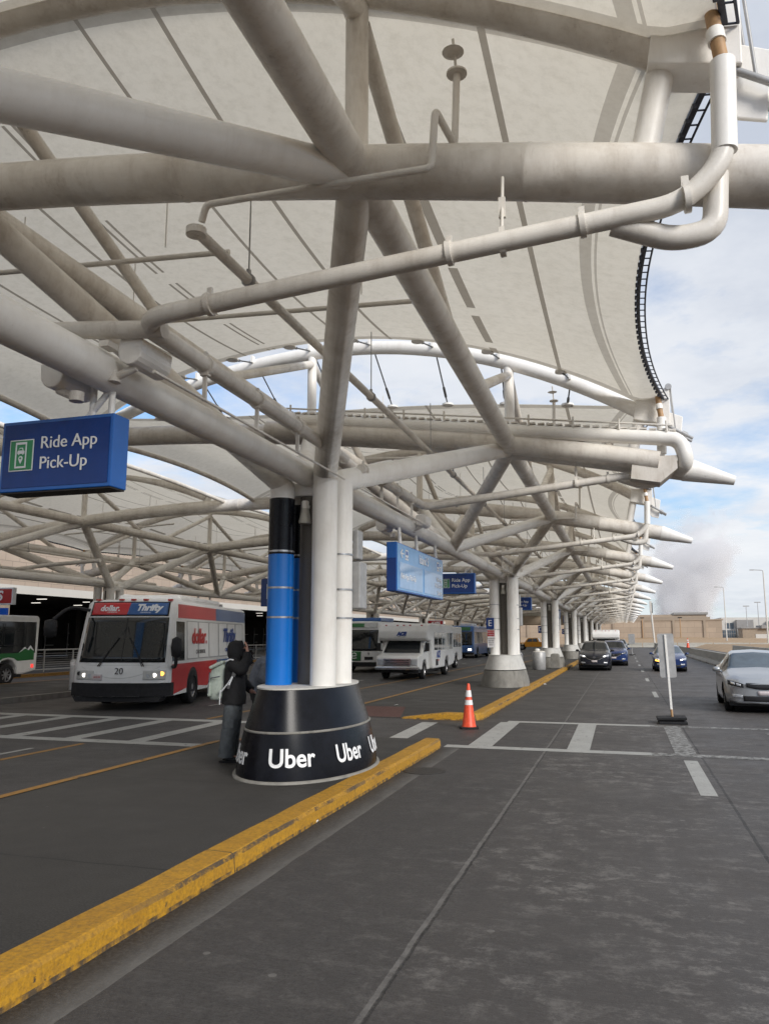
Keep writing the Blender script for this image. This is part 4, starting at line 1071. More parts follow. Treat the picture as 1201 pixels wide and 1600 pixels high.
        mb = MB(); mb.path([(.055*math.cos(a), -.03, zg-.08+.045*math.sin(a)) for a in np.linspace(0, 6.283, 20)], .008, 6); mb.path([(-.05, -.03, zg-.065), (-.02, -.03, zg-.085), (0, -.03, zg-.1), (.02, -.03, zg-.085), (.05, -.03, zg-.065)], .007, 6); mb.build('emblem', 'chrome', t)
    else:
        patch('lower_grille', 'black_plastic', -.52, .52, lambda u: zb(0)+.04, lambda u: zb(0)+.14, .014, 20, 4)
    patch('licence_plate', 'plate', -.155, .155, lambda u: zb(0)+.19, lambda u: zb(0)+.29, .02, 6, 3)
    for s in (1, -1):
        mb = MB(); cx, cyy, cz = s*(w0+.07), K['cowl']+.42, zs(1.6)+.07
        mb.lathe([(.02, -.06), (.075, -.045), (.09, 0), (.075, .045), (.02, .06)], (cx, cyy, cz), 16, sx=1.15, sy=.7); mb.tube((s*(w0-.06), cyy+.02, cz-.06), (cx-s*.03, cyy, cz-.03), .03)
        mb.build('mirror', paint if paint != 'car_dark' else 'black_plastic', t)
        dl = MB()
        for yy in (K['roof']+.92,):
            dl.box(s*w0-.004 if s > 0 else s*w0-.004, s*w0+.004, yy+.20, yy+.36, zs(yy)-.13, zs(yy)-.105); dl.box(s*w0-.004, s*w0+.004, yy-.62, yy-.46, zs(yy)-.14, zs(yy)-.115)
        dl.build('door_handle', 'chrome', t)
    return t
build_car('parked_car', 'silver grey sedan driving out at the right edge beyond the leaning sign', (3.28, 21.72, 0), R(-2.5), 'car_grey', 'sedan', grille='wide', glass='glass_light').scale = (1.02, 1., 1.075)
build_car('parked_car', 'dark navy suv with lit headlamps pulled up at the yellow kerb', (-1.66, 46.3, 0), 0, 'car_dark', 'suv', lit=True, grille='big')
build_car('parked_car', 'blue sedan with one amber lamp behind the sign back', (2.40, 46.2, 0), 0, 'car_blue', 'sedan', lit=True, amber=True, grille='none', glass='glass_light')
build_car('parked_car', 'blue hatchback half hidden behind the dark suv', (-.70, 54.5, 0), 0, 'car_blue', 'suv', grille='big')
build_car('parked_car', 'small dark car far down the lane behind the blue hatchback', (-.55, 88., 0), 0, 'car_dark', 'suv', grille='wide')
build_car('parked_car', 'dark car parked in the bus lanes beside the yellow truck', (-13.6, 84., 0), R(12), 'car_dark', 'suv', grille='big')

# coach built buses: body lofted upward from a plan outline with a curved front
def build_bus(name, label, loc, rotz, W, L, H, paint, front=None, side=None, group='shuttle buses'):
    t = thing(name, label, 'bus', loc, rotz, group)
    fy = front or I([(.35, 0), (1., .02), (1.25, .07), (2.45, .42), (2.9, .62), (3.2, .8)])
    hw = I([(.35, W/2), (1.3, W/2), (H, W/2-.07)])
    cy = .30
    def F(x, z): return fy(z)+cy*(abs(x)/hw(z))**3.5
    zs = list(np.linspace(.35, H-.12, 16))
    xs = np.linspace(-1, 1, 23)
    def ring(z, ins=0.):
        h = hw(z)-ins; r = [(x*h, F(x*hw(z), z)+ins, z) for x in xs]
        return r+[(h, fy(z)+cy+.3, z), (h, L-.12-ins, z), (h-.1, L-ins, z), (-h+.1, L-ins, z), (-h, L-.12-ins, z), (-h, fy(z)+cy+.3, z)]
    R_ = [ring(z) for z in zs]+[ring(H-.05, .04), ring(H-.01, .13), ring(H, .30)]
    n = len(R_[0]); mb = MB()
    mb.add([p for r in R_ for p in r], [(i*n+k, i*n+(k+1) % n, (i+1)*n+(k+1) % n, (i+1)*n+k) for i in range(len(R_)-1) for k in range(n)], True)
    mb.add(R_[-1], [tuple(range(n))]); mb.add(R_[0], [tuple(range(n))[::-1]])
    body = mb.build('body', paint, t)
    def fpatch(nm, m, x0, x1, z0, z1, off=.008, par=t, n=25, slant=None):
        q = MB()
        def P(u, v):
            z = z0+(z1-z0)*v; k = hw(z)/(W/2); x = (x0+(x1-x0)*u)*k
            if slant: x += slant(u, v)
            return (x, F(x, z)-off, z)
        q.grid(P, np.linspace(0, 1, n), np.linspace(0, 1, 9)); o = q.build(nm, m, par); so = o.modifiers.new('thick', 'SOLIDIFY'); so.thickness = .01; so.offset = 0; return o
    def spatch(nm, m, s, y0, y1, z0, z1, off=.006, par=t, arches=()):
        q = MB(); out = [(y0, z0)]
        for c, ra in sorted(arches):
            if y0 < c < y1: out += [(c-ra*math.cos(a), max(z0, .48+ra*math.sin(a))) for a in np.linspace(0, math.pi, 15)]
        out += [(y1, z0), (y1, z1), (y0, z1)]
        q.prism(out, lambda a, z, x: (s*(hw(z)+x), a, z), .002, off); return q.build(nm, m, par)
    return t, fpatch, spatch, F, hw, body

t, fp, sp_, F, hw, body = build_bus('shuttle_bus', 'red white and blue bus numbered 20 with lit amber lamp', (-12.75, 18.0, 0), R(14), 2.6, 9.2, 2.92, 'bus_white')
ws = fp('windshield', 'glass', -1.16, 1.16, 1.23, 2.42)
fp('sign_surround', 'black_plastic', -1.12, 1.14, 2.46, 2.85, .008)
fp('red_sign', 'bus_red', -1.08, .06, 2.49, 2.82, .014, slant=lambda u, v: .06*u*(v-.5)); fp('blue_sign', 'bus_blue', .03, 1.10, 2.49, 2.82, .0145, slant=lambda u, v: .06*(1-u)*(v-.5))
def on_front(body_, size, x, z, m, par, **kw):
    vs, fs = text_mesh(body_, size, 'CENTER', .002, kw.get('shear', 0), kw.get('bold', 0)); q = MB()
    q.add([(x+v[0], F(x+v[0], z+v[1])-.022-v[2], z+v[1]) for v in vs], fs); return q.build('lettering', m, par, fix=False)
on_front('dollar.', .22, -.50, 2.665, 'white_text', t, bold=.008, shear=.15); on_front('CAR RENTAL', .05, -.42, 2.56, 'white_text', t)
on_front('Thrifty', .24, .56, 2.68, 'white_text', t, bold=.012, shear=.3); on_front('CAR RENTAL', .05, .50, 2.55, 'white_text', t)
on_front('20', .24, .02, 1.0, 'black_text', t)
q = MB(); q.grid(lambda x, z: (x, F(x, z)-.004-.0, z), np.linspace(-.9, .9, 20), [1.155, 1.165]); q.path([(x, F(x, .98+.17*(x/1.05)**2)-.006, .82+.3*(x/1.05)**2) for x in np.linspace(-1.05, 1.05, 24)], .007, 5); q.build('panel_seam', 'bus_grey', t)
b = MB(); bs = [(x, F(x, .5)-.10+.02*abs(x)) for x in np.linspace(-1.34, 1.34, 15)]
for (xa, ya), (xb, yb) in zip(bs, bs[1:]):
    b.add([(xa, ya, .36), (xb, yb, .36), (xb, yb, .70), (xa, ya, .70), (xa, ya+.25, .36), (xb, yb+.25, .36), (xb, yb+.25, .70), (xa, ya+.25, .70)], [(0, 1, 2, 3), (3, 2, 6, 7), (0, 4, 5, 1), (4, 7, 6, 5), (0, 3, 7, 4), (1, 5, 6, 2)])
b.add([(-1.1, .0, .22), (1.1, .0, .22), (1.2, .02, .36), (-1.2, .02, .36), (-1.1, .5, .22), (1.1, .5, .22), (1.2, .5, .36), (-1.2, .5, .36)], [(0, 1, 2, 3), (0, 4, 5, 1), (0, 3, 7, 4), (1, 5, 6, 2)])
b.build('bumper', 'rubber', t)
for s in (1, -1):
    q = fp('lamp_pod', 'bus_grey', *(sorted((s*.66, s*1.2))), .78, 1.02, .008)
    lm = [(1.10, .055, 'amber_lit' if s > 0 else 'black_plastic', .94), (.93, .05, 'lamp_lit', .90), (.77, .05, 'lamp_glass', .885)]
    for x, r, m, z in lm:
        l = MB(); k = 16
        l.add([(s*x+r*1.25*math.cos(a), F(s*x, z)-.018, z+r*math.sin(a)) for a in np.linspace(0, 6.283, k, endpoint=False)]+[(s*x+r*1.25*math.cos(a), F(s*x, z)+.06, z+r*math.sin(a)) for a in np.linspace(0, 6.283, k, endpoint=False)], [tuple(range(k))]+[(i, (i+1) % k, k+(i+1) % k, k+i) for i in range(k)])
        l.build('headlight', m, t)
q = fp('licence_plate', 'plate', -.70, -.42, .77, .92, .012); on_front('BUS-20', .06, -.56, .85, 'red_text', t)
w_ = MB()
for s in (1, -1):
    a = (.62*s+.05, F(.6, 1.18)-.05, 1.13); e = (.14*s+.05, F(.14, 1.9)-.05, 1.88); w_.tube(a, e, .014, n=6); w_.tube((a[0]-.05*s, a[1], a[2]), ((a[0]+e[0])/2, (a[1]+e[1])/2-.01, (a[2]+e[2])/2), .012, n=6)
    e2 = (.02*s+.08, F(.1, 2.2)-.03, 2.15); w_.tube(((a[0]+e[0])/2, (a[1]+e[1])/2+.01, (a[2]+e[2])/2-.25), e2, .016, n=6)
w_.tube((.05, F(0, 1.24)-.012, 1.24), (.05, F(0, 2.4)-.012, 2.4), .012, n=6)
w_.build('wiper', 'black_plastic', t)
AR = ((2.35, .56), (7.2, .56))
for s in (1, -1):
    sp_('red_band', 'bus_red', s, .95, 4.9, 2.42, 2.80); sp_('blue_band', 'bus_blue', s, 4.9, 9.05, 2.42, 2.80)
    sp_('red_skirt', 'bus_red', s, .42, 5.0, .36, 1.17, arches=AR); sp_('blue_skirt', 'bus_blue', s, 5.0, 9.05, .36, 1.17, arches=AR)
    sp_('side_window', 'glass', s, .78, 1.52, 1.25, 2.32)
    for k in range(6):
        y0 = 1.75+1.16*k; w1 = sp_('window', 'bus_white', s, y0, y0+1.06, 1.28, 2.34, .010)
        fr = MB()
        for ya, yb, za, zb_ in ((y0-.015, y0+.012, 1.27, 2.35), (y0+1.05, y0+1.075, 1.27, 2.35), (y0+.012, y0+1.05, 1.265, 1.29), (y0+.012, y0+1.05, 2.33, 2.355)):
            fr.prism([(ya, za), (yb, za), (yb, zb_), (ya, zb_)], lambda a, z, x: (s*(hw(z)+x), a, z), .002, .014)
        fr.build('frame', 'grey_steel', w1)
    for c, ra in AR:
        m = MB(); m.prism([(c-ra*1.0*math.cos(a), .48+ra*math.sin(a)) for a in np.linspace(-.25, math.pi+.25, 22)], lambda a, z, x: (s*(hw(z)+x), a, z), -.2, .004); m.build('wheel_arch', 'black_plastic', t)
        add_wheel(t, s*1.195, c, .48, .28, s, 'rim', True)
letters('dollar.', .62, (1.306, 2.95, 1.90), (0, 1, 0), (0, 0, 1), 'red_text', t, depth=.004, bold=.012, sx=1.0); letters('CAR RENTAL', .17, (1.306, 3.1, 1.46), (0, 1, 0), (0, 0, 1), 'grey_text', t, depth=.004)
letters('Thrifty', .62, (1.306, 6.5, 1.93), (0, 1, 0), (0, 0, 1), 'blue_text', t, depth=.004, shear=.3, bold=.02); letters('CAR RENTAL', .17, (1.306, 6.5, 1.46), (0, 1, 0), (0, 0, 1), 'blue_text', t, depth=.004)
m = MB(); m.box(-.95, .95, 2.1, 6.6, 2.9, 3.12); r_ = m.build('roof_unit', 'bus_white', t, .10)
m = MB(); m.box(-.6, .5, 2.4, 3.6, 3.122, 3.14); m.build('hatch', 'yellow_line', r_)
m = MB()
for x in (-.95, -.25, .08, .42, 1.05): m.box(x-.06, x+.06, F(x, 2.86)+.02, F(x, 2.86)+.12, 2.885, 2.93)
m.build('marker_lamp', 'red_text', t)
m = MB(); m.path(rounded([(-1.15, .75, 2.62), (-1.5, .2, 2.7), (-1.75, -.15, 2.35)], .3), .045, 10); m.build('mirror_arm', 'black_plastic', t)
m = MB(); m.lathe([(.03, -.24), (.16, -.2), (.18, 0), (.16, .2), (.03, .24)], (-1.8, -.18, 2.12), 16, sx=1, sy=.6); m.build('mirror', 'black_plastic', t)
m = MB(); m.path(rounded([(1.2, .6, 1.12), (1.45, .25, 1.1), (1.48, .2, 1.45)], .15), .05, 10); m.lathe([(.03, -.28), (.13, -.22), (.15, 0), (.13, .22), (.03, .28)], (1.48, .18, 1.62), 16, sx=1, sy=.7); m.build('mirror', 'black_plastic', t)
sp_('quarter_window', 'glass_light', 1, .42, .68, 1.25, 1.72)

# bus with the green e panel
t, fp, sp_, F, hw, body = build_bus('shuttle_bus', 'white bus with green e panel behind the second white column tube', (-13.9, 40.6, 0), R(-2), 2.5, 10, 2.75, 'bus_white')
fp('windshield', 'glass', -1.15, 1.15, 1.15, 2.28); fp('headboard', 'bus_grey', -1.1, 1.1, 2.36, 2.68, .010); fp('route_sign', 'bus_green', -.6, .35, 2.42, 2.62, .016)
fp('green_panel', 'bus_green', -.62, .30, .62, 1.12, .010)
q = MB(); ps = [(-.62+.0, .86), (-.25, .87), (.05, .89), (.02, 1.0), (-.10, 1.03), (-.22, .98), (-.26, .86), (-.18, .76), (-.05, .74), (.06, .78)]
q.path([(x, F(x, z)-.02, z) for x, z in ps], .032, 8); q.build('lettering', 'white_text', t)
def on_f(body_, size, x, z, m):
    vs, fs = text_mesh(body_, size, 'CENTER', .002); q = MB(); q.add([(x+v[0], F(x+v[0], z+v[1])-.022-v[2], z+v[1]) for v in vs], fs); q.build('lettering', m, t, fix=False)
on_f('9', .22, .72, .98, 'black_text'); fp('licence_plate', 'black_plastic', .5, .95, .68, .84, .012)
m = MB(); m.box(-1.28, 1.28, -.12, .4, .32, .56); m.build('bumper', 'rubber', t, .03)
for s in (1, -1):
    sp_('window_band', 'glass', s, 1.0, 9.6, 1.25, 2.3)
    for c in (2.4, 7.4):
        m = MB(); m.prism([(c-.56*math.cos(a), .48+.56*math.sin(a)) for a in np.linspace(-.25, math.pi+.25, 18)], lambda a, z, x: (s*(hw(z)+x), a, z), -.2, .004); m.build('wheel_arch', 'black_plastic', t)
        add_wheel(t, s*1.15, c, .48, .28, s, 'rim', True)
m = MB(); m.box(-1.12, 1.12, .9, 3.2, 2.75, 2.95); m.build('roof_unit', 'bus_mid_blue', t, .05)
m = MB(); m.path(rounded([(1.15, .55, 2.2), (1.5, .1, 2.3), (1.55, .0, 2.0)], .2), .03, 8); m.box(1.42, 1.62, -.08, .04, 1.55, 2.05); m.build('mirror', 'black_plastic', t, .02)

# blue transit bus
t, fp, sp_, F, hw, body = build_bus('shuttle_bus', 'blue transit bus with lit lamp past the white shuttle van', (-14.2, 70., 0), 0, 2.55, 11, 2.9, 'bus_mid_blue')
fp('windshield', 'glass', -1.16, 1.16, 1.15, 2.38); fp('route_sign', 'bus_green', -1.0, 1.0, 2.46, 2.78, .010); fp('lower_panel', 'bus_mid_blue', -1.2, 1.2, .5, 1.1, .006)
m = MB(); m.box(-1.3, 1.3, -.1, .4, .32, .52); m.build('bumper', 'rubber', t, .03)
for s in (1, -1):
    fp('headlight', 'lamp_lit' if s > 0 else 'lamp_glass', *(sorted((s*.8, s*1.1))), .68, .84, .014)
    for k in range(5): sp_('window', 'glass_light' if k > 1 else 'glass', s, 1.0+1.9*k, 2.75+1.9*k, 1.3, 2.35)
    for c in (2.4, 8.2):
        m = MB(); m.prism([(c-.56*math.cos(a), .48+.56*math.sin(a)) for a in np.linspace(-.25, math.pi+.25, 18)], lambda a, z, x: (s*(hw(z)+x), a, z), -.2, .004); m.build('wheel_arch', 'black_plastic', t)
        add_wheel(t, s*1.17, c, .48, .28, s, 'rim', True)
m = MB(); m.box(-.6, .6, 3.5, 6, 2.9, 3.15); m.build('roof_unit', 'bus_white', t, .06)

# cutaway shuttle vans
def cutaway(name, label, loc, rotz, words=True):
    t = thing(name, label, 'shuttle van', loc, rotz, 'white cutaway shuttle vans')
    X = lambda a, z, x: (x, a, z)
    hood = [(0.02, .48), (0, .95), (.10, 1.05), (.85, 1.16), (1.45, 1.72), (2.5, 1.72), (2.5, .40), (1.75, .40), (1.70, .6), (1.55, .80), (1.25, .88), (.95, .80), (.80, .6), (.75, .42)]
    MB().prism(hood, X, -.98, .98).build('cab', 'bus_white', t, .05)
    box_ = [(1.15, 1.72), (.98, 1.85), (.98, 2.15), (1.25, 2.42), (1.6, 2.52), (7.25, 2.52), (7.3, .50), (6.05, .42), (6.0, .68), (5.8, .88), (5.5, .95), (5.2, .88), (5.0, .68), (4.95, .42), (2.2, .42), (2.0, 1.0), (1.75, 1.72)]
    bd = MB().prism(box_, X, -1.17, 1.17).build('body', 'bus_white', t, .07)
    w = MB(); w.add([(-.86, .86, 1.165), (.86, .86, 1.165), (.76, 1.40, 1.69), (-.76, 1.40, 1.69)], [(0, 1, 2, 3)]); o = w.build('windshield', 'glass', t); o.location = (0, -.02, .015); so = o.modifiers.new('thick', 'SOLIDIFY'); so.thickness = .02
    g = MB(); g.box(-.62, .62, -.03, .02, .62, .92); gr = g.build('grille', 'black_plastic', t, .02)
    c = MB()
    for z in (.66, .74, .82, .90): c.box(-.56, .56, -.045, -.02, z-.018, z+.018)
    c.box(-.62, -.56, -.045, -.02, .62, .93); c.box(.56, .62, -.045, -.02, .62, .93); c.build('bars', 'chrome', gr)
    for s in (1, -1):
        MB().box(*sorted((s*.64, s*.93)), -.03, .08, .64, .92).build('headlight', 'lamp_glass', t, .03)
        win = MB(); win.add([(s*.985, 1.02, 1.20), (s*.985, 1.75, 1.20), (s*.985, 1.75, 1.66), (s*.985, 1.42, 1.66)], [(0, 1, 2, 3)]); o = win.build('door_window', 'glass_light', t); so = o.modifiers.new('thick', 'SOLIDIFY'); so.thickness = .01
        for k in range(5):
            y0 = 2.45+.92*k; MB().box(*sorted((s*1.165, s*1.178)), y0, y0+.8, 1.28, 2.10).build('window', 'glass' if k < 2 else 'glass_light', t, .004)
        MB().box(*sorted((s*1.165, s*1.176)), 2.75, 3.3, .55, .85).build('vent_grille', 'black_plastic', t)
        m = MB(); m.box(*sorted((s*1.05, s*1.25)), 1.0, 1.06, 1.25, 1.62); m.tube((s*.95, 1.15, 1.25), (s*1.1, 1.03, 1.3), .03); m.build('mirror', 'black_plastic', t, .02)
        add_wheel(t, s*.86, 1.22, .38, .24, s, 'rim', True); add_wheel(t, s*1.02, 5.5, .38, .26, s, 'rim', True)
    MB().box(-1.0, 1.0, -.14, .06, .44, .58).build('bumper', 'chrome', t, .03)
    MB().box(-.9, .9, .3, 7, .30, .44).build('chassis', 'black_plastic', t)
    m = MB()
    for x in (-.3, 0., .3, .85, -.85): m.box(x-.04, x+.04, 1.22, 1.28, 2.40, 2.45)
    m.build('marker_lamp', 'amber_lit' if False else 'red_text', t)
    if words:
        letters('ACE', .22, (-.05, .972, 2.03), (1, 0, 0), (0, 0, 1), 'blue_text', t, shear=.25, bold=.02); letters('RENT A CAR', .06, (-.05, .972, 1.90), (1, 0, 0), (0, 0, 1), 'grey_text', t)
        letters('ACE', .42, (1.172, 3.35, 1.06), (0, 1, 0), (0, 0, 1), 'blue_text', t, shear=.25, bold=.03); letters('rent a car', .12, (1.172, 3.35, .80), (0, 1, 0), (0, 0, 1), 'red_text', t)
    return t
ace = cutaway('shuttle_van', 'white shuttle van with chrome grille and blue ACE lettering', (-9.75, 34.2, 0), R(1))
van2 = cutaway('shuttle_van', 'second white shuttle van hidden behind the one with blue lettering', (-11.2, 43.2, 0), 0, False)
dup(van2, (-1.55, 72., 0), 'white high roofed van far down the lane behind the dark suv', 0)

# shuttle leaving on the far left
t = thing('shuttle_bus', 'black white and green shuttle with mountain stripe, cut by the left edge', 'bus', (-24.4, 20.2, 0), 0, 'shuttle buses')
X = lambda a, z, x: (x, a, z)
MB().prism([(0, .5), (0, 2.6), (.2, 2.75), (7.0, 2.75), (7.1, 2.65), (7.05, .55), (6.3, .42), (6.0, .42), (5.95, .7), (5.75, .95), (5.45, 1.02), (5.15, .95), (4.95, .7), (4.9, .42), (1.9, .42), (1.85, .7), (1.4, 1.0), (1., .7), (.95, .42)], X, -1.18, 1.18).build('body', 'bus_white', t, .06)
MB().box(1.185, 1.19, .1, 6.9, 1.25, 2.50).build('window_band', 'glass', t)
m = MB(); m.prism([(.1, .93), (4.85, .93), (4.95, .93), (5.15, 1.06), (5.45, 1.1), (5.75, 1.06), (5.95, .95), (6.85, .98), (6.85, 1.30), (6.62, 1.52), (6.45, 1.38), (6.32, 1.46), (5.95, 1.26), (.1, 1.2)], lambda a, z, x: (x, a, z), 1.186, 1.194); g = m.build('green_stripe', 'bus_green', t)
m = MB(); m.prism([(6.44, 1.40), (6.62, 1.56), (6.84, 1.34), (6.75, 1.36), (6.62, 1.45), (6.52, 1.36)], lambda a, z, x: (x, a, z), 1.194, 1.2); m.prism([(6.0, 1.27), (6.30, 1.50), (6.42, 1.42), (6.30, 1.42)], lambda a, z, x: (x, a, z), 1.194, 1.2); m.build('snow_cap', 'white_text', t)
letters('P Y', .26, (1.195, 4.75, 1.38), (0, 1, 0), (0, 0, 1), 'white_text', t, sx=1.3)
for y0 in (1.2, 2.6, 4.0, 5.15): 
    f = MB()
    for a, b, c, d in ((y0, y0+.03, 1.55, 2.42), (y0+1.05, y0+1.08, 1.55, 2.42), (y0+.03, y0+1.05, 2.12, 2.15), (y0+.03, y0+1.05, 1.55, 1.58)): f.box(1.19, 1.197, a, b, c, d)
    f.build('window_frame', 'black_plastic', t)
MB().box(1.18, 1.195, 6.72, 6.86, .66, .80).build('tail_lamp', 'red_lit', t, .02)
for s in (1, -1): add_wheel(t, s*1.04, 5.45, .42, .26, s, 'rim', True); add_wheel(t, s*1.04, 1.42, .42, .26, s, 'rim', True)
MB().box(-1.1, 1.1, .3, 6.3, .3, .45).build('chassis', 'black_plastic', t)

# yellow pickup and white pickup
def pickup(name, label, loc, rotz, paint):
    t = thing(name, label, 'pickup truck', loc, rotz, 'pickup trucks')
    side = [(0, .45), (0, .85), (.15, 1.02), (1.45, 1.10), (1.95, 1.72), (3.3, 1.74), (3.55, 1.15), (5.5, 1.15), (5.5, .5), (4.95, .5), (4.9, .75), (4.65, .92), (4.35, .92), (4.1, .75), (4.05, .45), (1.5, .42), (1.45, .75), (1.2, .92), (.9, .92), (.65, .75), (.6, .45)]
    MB().prism(side, lambda a, z, x: (x, a, z), -.95, .95).build('body', paint, t, .05)
    for s in (1, -1):
        w = MB(); w.prism([(1.75, 1.18), (2.02, 1.62), (2.55, 1.64), (2.55, 1.18)], lambda a, z, x: (s*x, a, z), .952, .96); w.prism([(2.65, 1.18), (2.65, 1.64), (3.2, 1.64), (3.32, 1.18)], lambda a, z, x: (s*x, a, z), .952, .96); w.build('side_window', 'glass_light', t)
        for y in (1.05, 4.5): add_wheel(t, s*.84, y, .40, .25, s)
    w = MB(); w.add([(-.82, 1.52, 1.16), (.82, 1.52, 1.16), (.74, 1.93, 1.66), (-.74, 1.93, 1.66)], [(0, 1, 2, 3)]); o = w.build('windshield', 'glass', t); o.location = (0, -.03, .03); so = o.modifiers.new('thick', 'SOLIDIFY'); so.thickness = .02
    w = MB(); w.add([(-.74, 3.36, 1.66), (.74, 3.36, 1.66), (.82, 3.54, 1.2), (-.82, 3.54, 1.2)], [(0, 1, 2, 3)]); o = w.build('rear_window', 'glass', t); o.location = (0, .02, .02)
    MB().box(-.9, .9, -.08, .1, .42, .62).build('bumper', 'chrome', t, .03); MB().box(-.55, .55, -.015, .03, .66, .9).build('grille', 'black_plastic', t)
    for s in (1, -1): MB().box(*sorted((s*.6, s*.9)), -.02, .05, .7, .9).build('headlight', 'lamp_glass', t, .02)
    return t
pk = pickup('pickup_truck', 'yellow pickup truck standing crosswise far behind the second column', (-15.4, 118., 0), R(-90), 'car_yellow')
pk2 = pickup('pickup_truck', 'white pickup truck beyond the concrete barriers at the right edge', (20.4, 112., -.1), R(0), 'car_white')

# cone, sign on rubber base, trash can, carts
def cone(name, label, loc, s=1.):
    t = thing(name, label, 'traffic cone', loc, .3, 'orange traffic cones')
    MB().prism([(.20*s*math.cos(a)/max(abs(math.cos(a)), abs(math.sin(a)))**.75, .20*s*math.sin(a)/max(abs(math.cos(a)), abs(math.sin(a)))**.75) for a in np.linspace(0, 2*math.pi, 24, endpoint=False)], lambda a, b, z: (a, b, z), 0, .035*s).build('foot', 'rubber', t, .008)
    r = lambda z: (.145-.115*(z-.035)/.87)*s
    MB().lathe([(.155*s, .036*s), (r(.06), .06*s), (r(.62), .62*s), (r(.905), .895*s), (.022*s, .92*s)], (0, 0, 0), 32).build('body', 'orange', t)
    for a, b in ((.48, .58), (.645, .78)): MB().lathe([(r(a)+.004, a*s), (r(b)+.004, b*s)], (0, 0, 0), 32, cap=False).build('reflective_collar', 'refl_white', t)
    return t
c0 = cone('traffic_cone', 'orange traffic cone with two white collars standing on the crossing by the kerb corner', (-3.2, 16.72, .004))
dup(c0, (5.75, 80., .86), 'small orange cone far off on top of the concrete barrier')

t = thing('sign_stand', 'back of a bare metal sign leaning on a black rubber base in the lane', 'sign', (.95, 19.0, 0), 0, None)
b = MB(); b.box(-.30, .30, -.30, .30, .0, .055); b.box(-.24, .24, -.24, .24, .05, .085); b.obox((-.02, 0, .115), (1, 0, .04), (0, 1, 0), (-.04, 0, 1), .62, .58, .055); b.build('base', 'rubber', t, .012)
top = Vector((-.055, .03, 1.95)); d = top-Vector((0, 0, .12))
b = MB(); b.obox((Vector((0, 0, .12))+top)/2, d, (1, 0, 0), (0, 1, 0), d.length, .045, .03)
for k in range(24): b.tube(Vector((0, 0, .12))+d*(k+.5)/24+Vector((0, -.022, 0)), Vector((0, 0, .12))+d*(k+.5)/24+Vector((0, -.014, 0)), .006, n=6)
b.build('post', 'white_steel', t)
b = MB(); b.tube((0, 0, .10), (-.008, .0, .30), .027); b.build('rusty_foot', 'brass', t)
mid = Vector((0, 0, .12))+d*.745; ux = Vector((1, .05, .02)); uz = d.normalized()
pl = []
for cx_, cz_, a0 in ((.135, .45, 0), (-.135, .45, 90), (-.135, -.45, 180), (.135, -.45, 270)):
    for a in np.linspace(a0, a0+90, 5): pl.append((cx_+.04*math.cos(R(a)), cz_+.04*math.sin(R(a))))
b = MB(); b.prism(pl, lambda a, z, o: mid+ux*a+uz*z+Vector((0, o, 0)), .02, .026)
b.build('panel', 'grey_steel', t)
# far sign on stand
t = thing('sign_stand', 'small far sign on a stand in the lane line beyond the parked cars', 'sign', (.75, 86., 0), 0, None)
MB().box(-.3, .3, -.3, .3, 0, .1).build('base', 'rubber', t, .01); MB().tube((0, 0, .1), (0, 0, 2.2), .03).build('post', 'grey_steel', t); MB().box(-.32, .32, -.06, -.03, 1.15, 2.2).build('panel', 'grey_steel', t, .01)

t = thing('trash_can', 'grey round trash can beside the third column base', 'trash can', (-4.45, 43.6, .15), 0, None)
MB().lathe([(.33, 0), (.35, .02), (.35, .90), (.33, .93)], (0, 0, 0), 32).build('body', 'grey_steel', t); MB().lathe([(.34, .93), (.34, .97), (.2, 1.0)], (0, 0, 0), 32).build('lid', 'facade_white', t)
b = MB(); b.lathe([(.12, 1.0), (.16, 1.06), (.08, 1.12)], (-.08, 0, 0), 12); b.build('bag_top', 'litter', t)
def cart(name, label, loc, rz):
    t = thing(name, label, 'luggage cart', loc, rz, 'luggage carts on the island')
    b = MB()
    b.path(rounded([(-.3, 0, .15), (-.3, 0, 1.0), (.3, 0, 1.0), (.3, 0, .15)], .1), .022, 8); b.path([(-.3, 0, .22), (-.22, .9, .22), (.22, .9, .22), (.3, 0, .22)], .02, 8)
    for z in (.45, .7): b.tube((-.3, 0, z), (.3, 0, z), .015, n=6)
    b.build('frame', 'rim', t)
    for x, y in ((-.28, 0), (.28, 0), (0, .85)):
        w = MB(); w.path([(x-.03, y, .08), (x+.03, y, .08)], .08, 14); w.build('wheel', 'tyre', t)
    return t
k0 = cart('luggage_cart', 'luggage cart standing behind the second column base', (-4.75, 36.5, .15), .5)
dup(k0, (-5.0, 39.2, .15), 'luggage cart nearer the trash can', 1.1)
t = MB().prism([(-.26, 0), (.26, 0), (.24, .75), (.16, .82), (-.16, .82), (-.24, .75)], lambda a, z, y: (-3.75+a, 45.4+y, .15+z), 0, .4); tag(t.build('concrete_block', 'concrete', None, .03), 'small concrete block against the third column base', 'concrete block')
